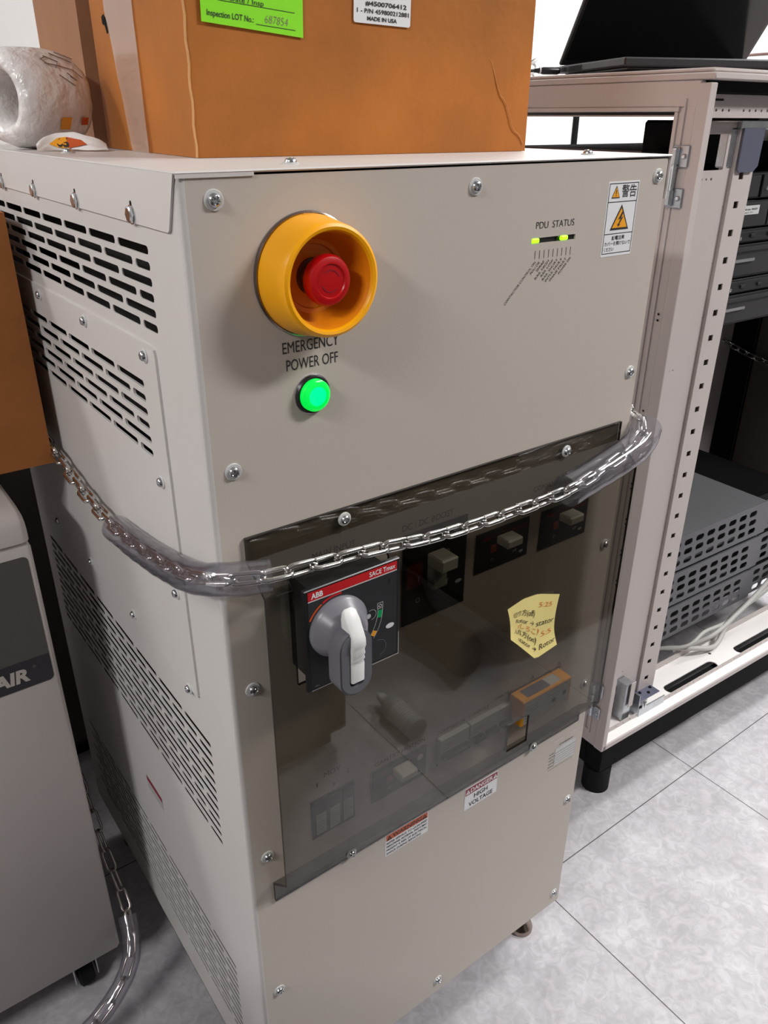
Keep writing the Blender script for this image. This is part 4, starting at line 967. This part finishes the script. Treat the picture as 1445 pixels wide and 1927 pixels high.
# rail brackets top and bottom
b = MB()
b.box(x1-0.030, x1-0.028, RY+0.022, RY+0.075, RZ0+0.010, RZ0+0.062, GALV, c=0.0006)
b.box(x1-0.030, x1+0.040, RY+0.026, RY+0.072, RZ0+0.040, RZ0+0.042, BLUEZ, c=0.0006)
b.box(x1-0.028, x1+0.052, RY+0.0205, RY+0.0225, RZ0+0.008, RZ0+0.030, GALV, c=0.0006)
b.box(x1-0.028, x1-0.002, RY+0.024, RY+0.026, RZ0+0.010, RZ0+0.042, SILVER, c=0.0004)
b.box(x1+0.010, x1+0.050, RY+0.060, RY+0.064, RZ0+0.040, RZ0+0.090, BLUEZ, c=0.0015)
b.box(x0+0.012, x0+0.034, RY+0.030, RY+0.054, RZ0+0.012, RZ0+0.100, GALV, c=0.001)
b.box(x0+0.020, x0+0.034, RY+0.026, RY+0.0275, RZ0+0.045, RZ0+0.105, RACKM, c=0.0006)
for i in range(4):
    b.lathe([(0, 0.0015), (0.003, 0.0015), (0.0034, 0)], BLKP, Matrix.Translation((x1-0.016+0.016*i, RY+0.036+0.009*(i % 2), RZ0+0.042)), n=12)
for i in range(2): b.box(x1-0.020+0.008*i, x1-0.015+0.008*i, RY+0.020, RY+0.0245, RZ0+0.024, RZ0+0.040, SILVER, c=0.0008)
br = b.build('rail_bracket', rk, label='zinc bracket fixing the rail to the base')
b = MB()
b.box(xr0-0.004, xr1+0.030, PY-0.008, PY+0.05, RZ1-0.068, RZ1-0.056, GALV, c=0.0008)
b.plate([(xr0+0.002, 1.100), (xr0+0.006, 1.096), (xr0+0.042, 1.096), (xr0+0.052, 1.104), (xr0+0.054, 1.156), (xr0+0.002, 1.156)], [], 0.002, BLUEZ, frame((0, PY-0.008, 0), (1, 0, 0), (0, 0, 1)))
b.box(xr0-0.014, xr0-0.002, PY-0.002, PY+0.02, 1.102, 1.156, GALV, c=0.002)
b.box(xr0+0.055, xr0+0.10, RY+0.028, RY+0.034, RZ1-0.050, RZ1-0.026, BLKP, c=0.001)
b.build('rail_bracket', rk, label='dark blue bracket at the top of the rail')
b = MB(); b.box(RX+0.11, RX+0.30, RY+0.12, RY+0.19, 1.105, 1.166, BLKP, c=0.004); b.box(RX+0.08, RX+0.12, RY+0.13, RY+0.16, 1.120, 1.126, BLKP, c=0.002); b.build('cable_guide', rk, label='black cable guide hanging under the top frame')
# hinges on the post
def hinge(zc):
    b = MB(); x = RX-0.0006
    for (za, zb) in ((zc+0.012, zc+0.040), (zc-0.040, zc-0.014)):
        b.box(x-0.003, x, RY+0.016, RY+0.042, za, zb, GALV, c=0.001); b.box(x-0.010, x-0.002, RY+0.030, RY+0.040, za+0.002, zb-0.002, GALV, c=0.002)
        b.lathe([(0, 0.0035), (0.0025, 0.0033), (0.0034, 0.002), (0.0036, 0)], SILVER, frame((x-0.003, RY+0.022, (za+zb)/2), (0, -1, 0), (0, 0, 1)), n=16)
    b.box(x-0.008, x-0.005, RY+0.030, RY+0.052, zc-0.020, zc+0.016, GALV, c=0.0012)
    b.lathe([(0.0028, -0.030), (0.0028, 0.034), (0.0045, 0.034), (0.0045, 0.036), (0, 0.036)], SILVER, Matrix.Translation((x-0.007, RY+0.034, zc)), n=16)
    b.lathe([(0.0048, 0.010), (0.0048, 0.014)], SILVER, Matrix.Translation((x-0.007, RY+0.034, zc)), n=16)
    b.lathe([(0, 0.0032), (0.003, 0.0028), (0.004, 0)], SILVER, frame((x-0.008, RY+0.045, zc-0.002), (0, -1, 0), (0, 0, 1)), n=16)
    b.build('hinge', rk, label='zinc door hinge')
hinge(1.096); hinge(0.185)
# far end door, seen through the rack
b = MB()
xf = RX+RW-0.014
b.box(xf, xf+0.012, RY+0.05, RY+RD-0.13, 0.19, RZ1-0.05, DOORB); b.box(xf-0.0012, xf, RY+0.462, RY+0.468, 0.19, RZ1-0.06, BLKP)
b.box(xf, xf+0.012, RY+RD-0.05, RY+RD-0.02, 0.10, RZ1-0.05, DOORB); b.box(xf+0.01, xf+0.014, RY+RD-0.14, RY+RD-0.04, 0.10, RZ1-0.05, BLKP)
b.box(xf-0.012, xf+0.012, RY+0.02, RY+RD-0.02, 0.178, 0.190, mat('door_rail', (0.20, 0.17, 0.15, 1), 0.5)); b.box(xf, xf+0.01, RY+0.02, RY+RD-0.02, 0.10, 0.178, BLKP)
b.build('end_door', rk, label='dark brown closed door at the far end')
b = MB(); b.box(RX+0.23, RX+RW-0.02, RY+RD-0.03, RY+RD-0.026, RZ0+0.01, 1.09, DOORB); b.box(RX+0.74, RX+RW-0.02, RY+RD-0.03, RY+RD-0.026, 1.09, RZ1-0.02, DOORB); b.build('rear_wall_panel', rk, label='dark brown rear panel')

# ---------------------------------------------------------------- units inside the rack (their axes follow the rack)
def rot(x, y):
    dx, dy = x-RX, y-RY; return (RX+dx*math.cos(RR)-dy*math.sin(RR), RY+dx*math.sin(RR)+dy*math.cos(RR))
def unit(name, label, z0, z1, style, cat='server', group=None):
    t = thing(name, label, cat, (RX, RY, z0), RR, group); UY = RY+0.092; ux0, ux1 = RX+0.225, RX+RW-0.04
    b = MB(); b.box(ux0, ux1, UY, RY+RD-0.05, z0+0.0005, z1-0.001, SRVD, c=0.0012); b.build('case', t)
    X = frame((0, UY-0.0002, 0), (1, 0, 0), (0, 0, 1)); h = z1-z0
    b = MB()
    if style == 0:
        b.box(ux0+0.002, ux0+0.070, UY-0.004, UY, z0+0.004, z1-0.004, SRV, c=0.001)
        for i in range(4): b.box(ux0+0.074+0.030*i, ux0+0.100+0.030*i, UY-0.006, UY, z0+0.003, z1-0.003, SRVD, c=0.001); b.lathe([(0, 0.002), (0.003, 0.002), (0.0035, 0)], GALV, X @ Matrix.Translation((ux0+0.087+0.030*i, z0+h*0.4, 0.006)), n=14)
        b.build('side_fitting', t)
    elif style == 1:
        b.box(ux0+0.002, ux0+0.105, UY-0.005, UY, z0+0.003, z1-0.003, SRV, c=0.001); b.box(ux0+0.110, ux0+0.60, UY-0.005, UY, z0+0.003, z1-0.003, SRV, c=0.001)
        quad(b, ux0+0.022, z0+h*0.50, ux0+0.078, z0+h*0.82, LGREY, X, 0.0055); text(b, 'serial no. 8420', ux0+0.026, ux0+0.072, z0+h*0.66, 0.003, INK, X, 0.0058, bold=0.02); text(b, 'type 2U', ux0+0.036, ux0+0.062, z0+h*0.56, 0.002, INK, X, 0.0058)
        b.build('side_cover', t)
    elif style == 2:
        b.box(ux0+0.002, ux0+0.60, UY-0.003, UY, z0+0.003, z1-0.004, SRVD, c=0.001)
        for i in range(9): b.box(ux0+0.02+0.05*i, ux0+0.032+0.05*i, UY-0.006, UY-0.002, z0+0.010, z0+0.016, SRV, c=0.001)
        b.lathe([(0, 0.003), (0.003, 0.0025), (0.004, 0)], SILVER, X @ Matrix.Translation((ux0+0.040, z0+0.010, 0.004)), n=14); b.build('side_fitting', t)
    else:
        b.box(ux0+0.002, ux0+0.60, UY-0.004, UY, z0+h*0.08, z0+h*0.95, SRV, c=0.0015); b.box(ux0+0.002, ux0+0.60, UY-0.010, UY, z1-0.010, z1-0.003, SRV, c=0.001)
        b.build('side_cover', t)
        s_ = MB(); s_.box(ux0-0.002, ux0+0.090, UY-0.009, UY-0.003, z0+h*0.50, z0+h*0.60, SILVER, c=0.0008); s_.build('slide_rail', t, label='bright steel slide rail')
t = thing('blanking_box', 'flat black box set back on top of the rack units', 'box', (RX, RY, 1.0905), RR)
b = MB(); b.box(RX+0.14, RX+RW-0.04, RY+0.20, RY+RD-0.05, 1.0905, 1.1200, BLKP, c=0.002); b.build('case', t)
b = MB(); b.box(RX+0.138, RX+0.1405, RY+0.20, RY+RD-0.05, 1.1120, 1.1208, mat('brown_edge', (0.10, 0.06, 0.05, 1), 0.5)); b.build('edge_strip', t)
unit('server', 'topmost dark grey unit in the open rack, with black side fittings', 1.0500, 1.0900, 0)
unit('server', 'dark grey rack unit with a small white label', 1.0050, 1.0490, 1)
unit('server', 'thin black rack unit directly under the unit with the white label', 0.9800, 1.0040, 2)
unit('server', 'dark grey rack unit with a bright slide rail, between two thin black units', 0.9230, 0.9790, 3)
unit('server', 'lower thin black rack unit above the bottommost slide rail unit', 0.8960, 0.9220, 2)
unit('server', 'bottommost dark grey slide rail unit, above the open gap of the rack', 0.8430, 0.8950, 3)
def tray(label, z0, z1, lid):
    t = thing('perforated_tray', label, 'tray', (RX, RY, z0), RR, None); ux0, ux1 = RX+0.225, RX+0.600; UY = RY+0.100; h = z1-z0
    b = MB(); X = frame((0, UY+0.0015, 0), (1, 0, 0), (0, 0, 1)); hs = []
    for r in range(3):
        for c_ in range(9):
            cx = ux0+0.022+c_*0.0375-r*0.004; cz = z0+h*(0.22+0.26*r); hs.append([(cx+0.0132*p[0], cz+0.0068*p[1]) for p in stad_h()])
    b.plate([(ux0, z0+0.002), (ux1, z0+0.002), (ux1, z1-0.002), (ux0, z1-0.002)], hs, 0.0015, TRAY, X)
    b.box(ux0, ux1, UY+0.03, UY+0.032, z0+0.002, z1-0.01, VOID); b.build('perforated_side', t)
    b = MB(); X = frame((0, UY+0.006, 0), (1, 0, 0), (0, 0, 1)); hs = []
    for r in range(3):
        for c_ in range(5):
            cx = ux1+0.030+c_*0.0375-r*0.004; cz = z0+h*(0.22+0.26*r); hs.append([(cx+0.0132*p[0], cz+0.0068*p[1]) for p in stad_h()])
    b.plate([(ux1-0.01, z0+0.004), (RX+RW-0.15, z0+0.004), (RX+RW-0.15, z1-0.004), (ux1-0.01, z1-0.004)], hs, 0.0015, TRAY, X)
    b.box(ux1, RX+RW-0.15, UY+0.03, UY+0.032, z0+0.002, z1-0.01, VOID); b.build('perforated_extension', t)
    b = MB(); b.box(ux0, ux1, UY+0.003, RY+0.34, z1-0.012, z1-0.009, TRAYT, c=0.0005); b.box(ux0, RX+RW-0.15, UY+0.033, RY+0.50, z0+0.002, z0+0.004, BLKP)
    b.build('deck', t, label='flat grey deck')
def stad_h(n=6):
    return [(0.55+0.45*math.cos(-PI/2+PI*k/n), math.sin(-PI/2+PI*k/n)) for k in range(n+1)]+[(-0.55+0.45*math.cos(PI/2+PI*k/n), math.sin(PI/2+PI*k/n)) for k in range(n+1)]
tray('grey perforated side tray, topmost of three in the rack', 0.3330, 0.4180, True)
tray('grey perforated side tray, middle one of three in the rack', 0.2460, 0.3290, False)
tray('grey perforated side tray, lowest of three in the rack', 0.1600, 0.2420, False)
# grey cables on the rack floor
def cable(label, pts, r, m, name='cable', group=None, cat='cable'):
    b = MB(); b.tube(bez([(*rot(p[0], p[1]), p[2]) for p in pts], 70), r, m, n=10); b.build(name, None, (*rot(pts[0][0], pts[0][1]), pts[0][2]), label=label, cat=cat, group=group, smooth=80)
BZ = RZ0+0.012
cable('thick grey cable drooping over the base beam of the rack, lowest loop', [(1.120, 0.34, BZ+0.002), (1.160, 0.29, BZ+0.022), (1.200, 0.262, BZ+0.022), (1.260, 0.250, BZ+0.010), (1.310, 0.262, BZ+0.028), (1.360, 0.272, BZ+0.05), (1.45, 0.268, BZ+0.075), (1.60, 0.266, BZ+0.12)], 0.0058, CABG)
cable('thin grey cable arching above the thick one in the rack base', [(1.110, 0.35, BZ+0.000), (1.170, 0.268, BZ+0.035), (1.230, 0.262, BZ+0.055), (1.320, 0.266, BZ+0.045), (1.40, 0.264, BZ+0.07), (1.60, 0.262, BZ+0.13)], 0.0042, CABG)
cable('pale grey cable rising to the right edge in front of the lowest tray', [(1.180, 0.30, BZ), (1.260, 0.262, BZ+0.032), (1.350, 0.260, BZ+0.062), (1.430, 0.258, BZ+0.105), (1.50, 0.256, BZ+0.16), (1.62, 0.254, BZ+0.22)], 0.0055, CABG)
chain('chain hanging across the far end door inside the rack', [(1.835, 0.735, 0.640), (1.832, 0.66, 0.612), (1.830, 0.56, 0.590), (1.828, 0.45, 0.590), (1.83, 0.30, 0.62)], CHROME, pitch=0.026, wire=0.0024, hw=0.0072, roll0=0.4)

# ---------------------------------------------------------------- laptop and its plug
A = Vector((0.848, 0.352, RZ1+0.0075)); LR = math.radians(-25)
lp = thing('laptop', 'black laptop standing half open on the white rack', 'laptop', tuple(A), LR)
ax0, ay0, az0 = A; LW, LD = 0.350, 0.250
b = MB()
b.box(ax0, ax0+LW, ay0, ay0+LD, az0+0.0065, az0+0.0185, LAPT, c=0.0022); b.box(ax0+0.012, ax0+LW-0.012, ay0+0.012, ay0+LD-0.004, az0+0.0015, az0+0.0075, LAPT, c=0.002)
Y = frame((ax0, 0, 0), (0, -1, 0), (0, 0, 1))
for i in range(11): quad(b, -(ay0+0.200)+0.0048*i, az0+0.0085, -(ay0+0.200)+0.0048*i+0.0028, az0+0.0160, VOID, Y, 0.0003)
quad(b, -(ay0+0.222), az0+0.0090, -(ay0+0.212), az0+0.0150, VOID, Y, 0.0003)
for (x, y) in ((ax0+0.03, ay0+0.03), (ax0+LW-0.03, ay0+0.03), (ax0+0.03, ay0+LD-0.03), (ax0+LW-0.03, ay0+LD-0.03)): b.lathe([(0, 0), (0.006, 0), (0.006, 0.002), (0, 0.002)], FOOTR, Matrix.Translation((x, y, az0)), n=16)
b.build('keyboard_base', lp)
lean = math.radians(42)
b = MB(); H = Matrix.Translation((ax0, ay0+LD-0.004, az0+0.0185)) @ Matrix.Rotation(lean, 4, 'X')
b.box(0.001, LW-0.001, -0.0, 0.007, 0.0, 0.235, LAPT, H, c=0.002)
b.box(0.008, LW-0.008, -0.0006, 0.0006, 0.012, 0.228, SCRN, H)
b.build('screen', lp, label='glossy black laptop screen')
def lrot(x, y): v = Matrix.Rotation(LR, 3, 'Z') @ Vector((x-ax0, y-ay0, 0)); return (ax0+v.x, ay0+v.y)
px_, py_ = lrot(ax0-0.002, ay0+0.236)
b = MB(); zc = RZ1+0.0185
dirn = (Matrix.Rotation(LR, 3, 'Z') @ Vector((-1, 0, 0)))
q = [Vector((px_, py_, zc))+dirn*d for d in (0.0, 0.004, 0.030, 0.036, 0.046)]
b.tube(q, [0.0045, 0.0062, 0.0062, 0.0045, 0.0032], BLK, n=16)
b.tube([q[-1], q[-1]+Vector((-0.012, -0.002, -0.001)), q[-1]+Vector((-0.016, 0.03, 0.003)), q[-1]+Vector((-0.010, 0.08, 0.000)), q[-1]+Vector((0.03, 0.16, -0.008))], 0.0026, BLK, n=10)
b.tube([q[3]-dirn*0.0012, q[3]+dirn*0.0008], 0.0056, WHT, n=16)
b.build('power_plug', None, tuple(q[0]-Vector((0, 0, 0.012))), label='black power plug with white ring at the left side of the laptop', cat='plug', smooth=50)
b = MB(); cc = Vector((1.02, 0.72, RZ1+0.0055)); 
for kk in range(3):
    b.tube([cc+Vector((0.018*math.cos(t*PI/12)*(1+0.1*kk), 0.018*math.sin(t*PI/12), 0.0045+0.006*kk+0.012*(1+math.sin(t*PI/12+kk)))) for t in range(24)], 0.0026, CABG, n=8, closed=True)
b.build('cable_coil', None, tuple(cc), label='small coil of grey cable behind the left hinge of the laptop', cat='cable', smooth=80)
# pale rounded case with brown rim behind the laptop
t = thing('round_case', 'pale rounded case with a thin brown rim, behind the laptop at the right edge', 'case', (1.62, 0.55, RZ1+0.0055))
b = MB(); b.lathe([(0, 0), (0.105, 0), (0.110, 0.008), (0.110, 0.040), (0.100, 0.052), (0.085, 0.060), (0.0, 0.066)], WALLM, Matrix.Translation((1.62, 0.55, RZ1+0.0055)), n=48); b.build('body', t)
b = MB(); b.tube([Vector((1.62+0.087*math.cos(2*PI*k/48), 0.55+0.087*math.sin(2*PI*k/48), RZ1+0.0660)) for k in range(48)], 0.0028, mat('brown_rim', (0.22, 0.13, 0.11, 1), 0.5), n=8, closed=True); b.build('rim', t, label='thin brown rim')

PM = Matrix.Identity(4)
# ---------------------------------------------------------------- things seen only as reflections in the smoked cover; cabinets added for shade
t = thing('spray_bottle', 'pale plastic bottle lying on the floor, reflected in the smoked cover', 'bottle', (0.60, -0.60, 0.0))
b = MB(); BM = Matrix.Translation((0.60, -0.54, 0.026)) @ Matrix.Rotation(PI/2, 4, 'X')
b.lathe([(0, 0), (0.025, 0), (0.026, 0.004), (0.026, 0.085), (0.022, 0.098), (0.012, 0.106), (0.011, 0.114)], DARKW, BM, n=28); b.build('body', t)
b = MB(); b.lathe([(0.0262, 0.018), (0.0262, 0.068)], PLT, BM, n=28)
for k_ in range(6): b.lathe([(0.0264, 0.024+0.007*k_), (0.0264, 0.025+0.007*k_)], INK, BM, n=28)
b.build('body_label', t)
b = MB(); b.lathe([(0.012, 0.112), (0.012, 0.122), (0.006, 0.138), (0.003, 0.142), (0, 0.142)], WHT, BM, n=20); b.build('cap', t, label='white pointed cap')
t = thing('cloth_bag', 'dark brown cloth bag with plus marks on the floor, reflected in the smoked cover', 'bag', (0.86, -0.80, 0))
b = MB()
def bag(u, v):
    a = 2*PI*u; yy = -0.60-0.44*v; wd = 0.062*(1-abs(2*v-1)**5)**0.5*(1-0.25*v)+0.001; cx = 0.80+0.10*v+0.02*math.sin(v*9)
    return (cx+wd*math.cos(a), yy, 0.045+0.043*math.sin(a)*(1-abs(2*v-1)**6)**0.5*(1+0.15*math.sin(v*12)))
b.grid(bag, 24, 24, BOOT); b.build('body', t, smooth=80)
b = MB()
for (cx, cy) in ((0.815, -0.735), (0.860, -0.90)):
    for a in (0.5, 0.5+PI/2): M_ = Matrix.Translation((cx, cy, 0.093)) @ Matrix.Rotation(a, 4, 'Z'); b.add([(-0.011, -0.0008, 0), (0.011, -0.0008, 0), (0.011, 0.0008, 0), (-0.011, 0.0008, 0)], [(0, 1, 2, 3)], LGREY, M_)
b.build('stitched_mark', t, smooth=0, recalc=False)

def add_shade_cabinet(label, x0, x1, y0, y1, h, doors, side):  # cabinets added to block light and darken reflections
    t = thing('shade_cabinet', label, 'cabinet', ((x0+x1)/2, (y0+y1)/2, 0))
    b = MB(); b.box(x0, x1, y0, y1, 0.04, h, BOOT, c=0.003); b.build('body', t)
    b = MB(); b.box(x0+0.02, x1-0.02, y0+0.02, y1-0.02, 0.0, 0.04, BLKP); b.build('plinth', t)
    b = MB(); b.box(x0-0.004, x1+0.004, y0-0.004, y1+0.004, h, h+0.02, BOOT, c=0.003); b.build('top', t)
    w = (x1-x0)/doors
    for i in range(doors):
        yy = y0-0.016 if side < 0 else y1
        b = MB(); b.box(x0+i*w+0.004, x0+(i+1)*w-0.004, yy, yy+0.016, 0.06, h-0.01, BOOT, c=0.002); o = b.build('door', t)
        yk = yy-0.018 if side < 0 else yy+0.016
        b = MB(); b.box(x0+(i+0.85)*w, x0+(i+0.85)*w+0.012, yk, yk+0.018, h*0.6, h*0.6+0.12, BLKP, c=0.003); b.build('handle', o)
add_shade_cabinet('dark brown cabinet added behind the power cabinet and the air machine to darken the gap between them', -1.6, 0.60, 0.835, 1.20, 1.05, 4, -1)
add_shade_cabinet('dark brown cabinet added across the aisle from the rack to darken reflections in the smoked cover', 1.00, 1.9, -2.6, -0.60, 0.80, 2, 1)
add_shade_cabinet('dark brown low cabinet added below the viewpoint to darken reflections in the smoked cover', -0.30, 0.47, -1.8, -0.62, 0.60, 2, 1)
add_shade_cabinet('dark brown cabinet added left of the viewpoint, out of the picture, to block the left lamp', -1.2, -0.34, -1.8, -0.14, 0.66, 2, 1)
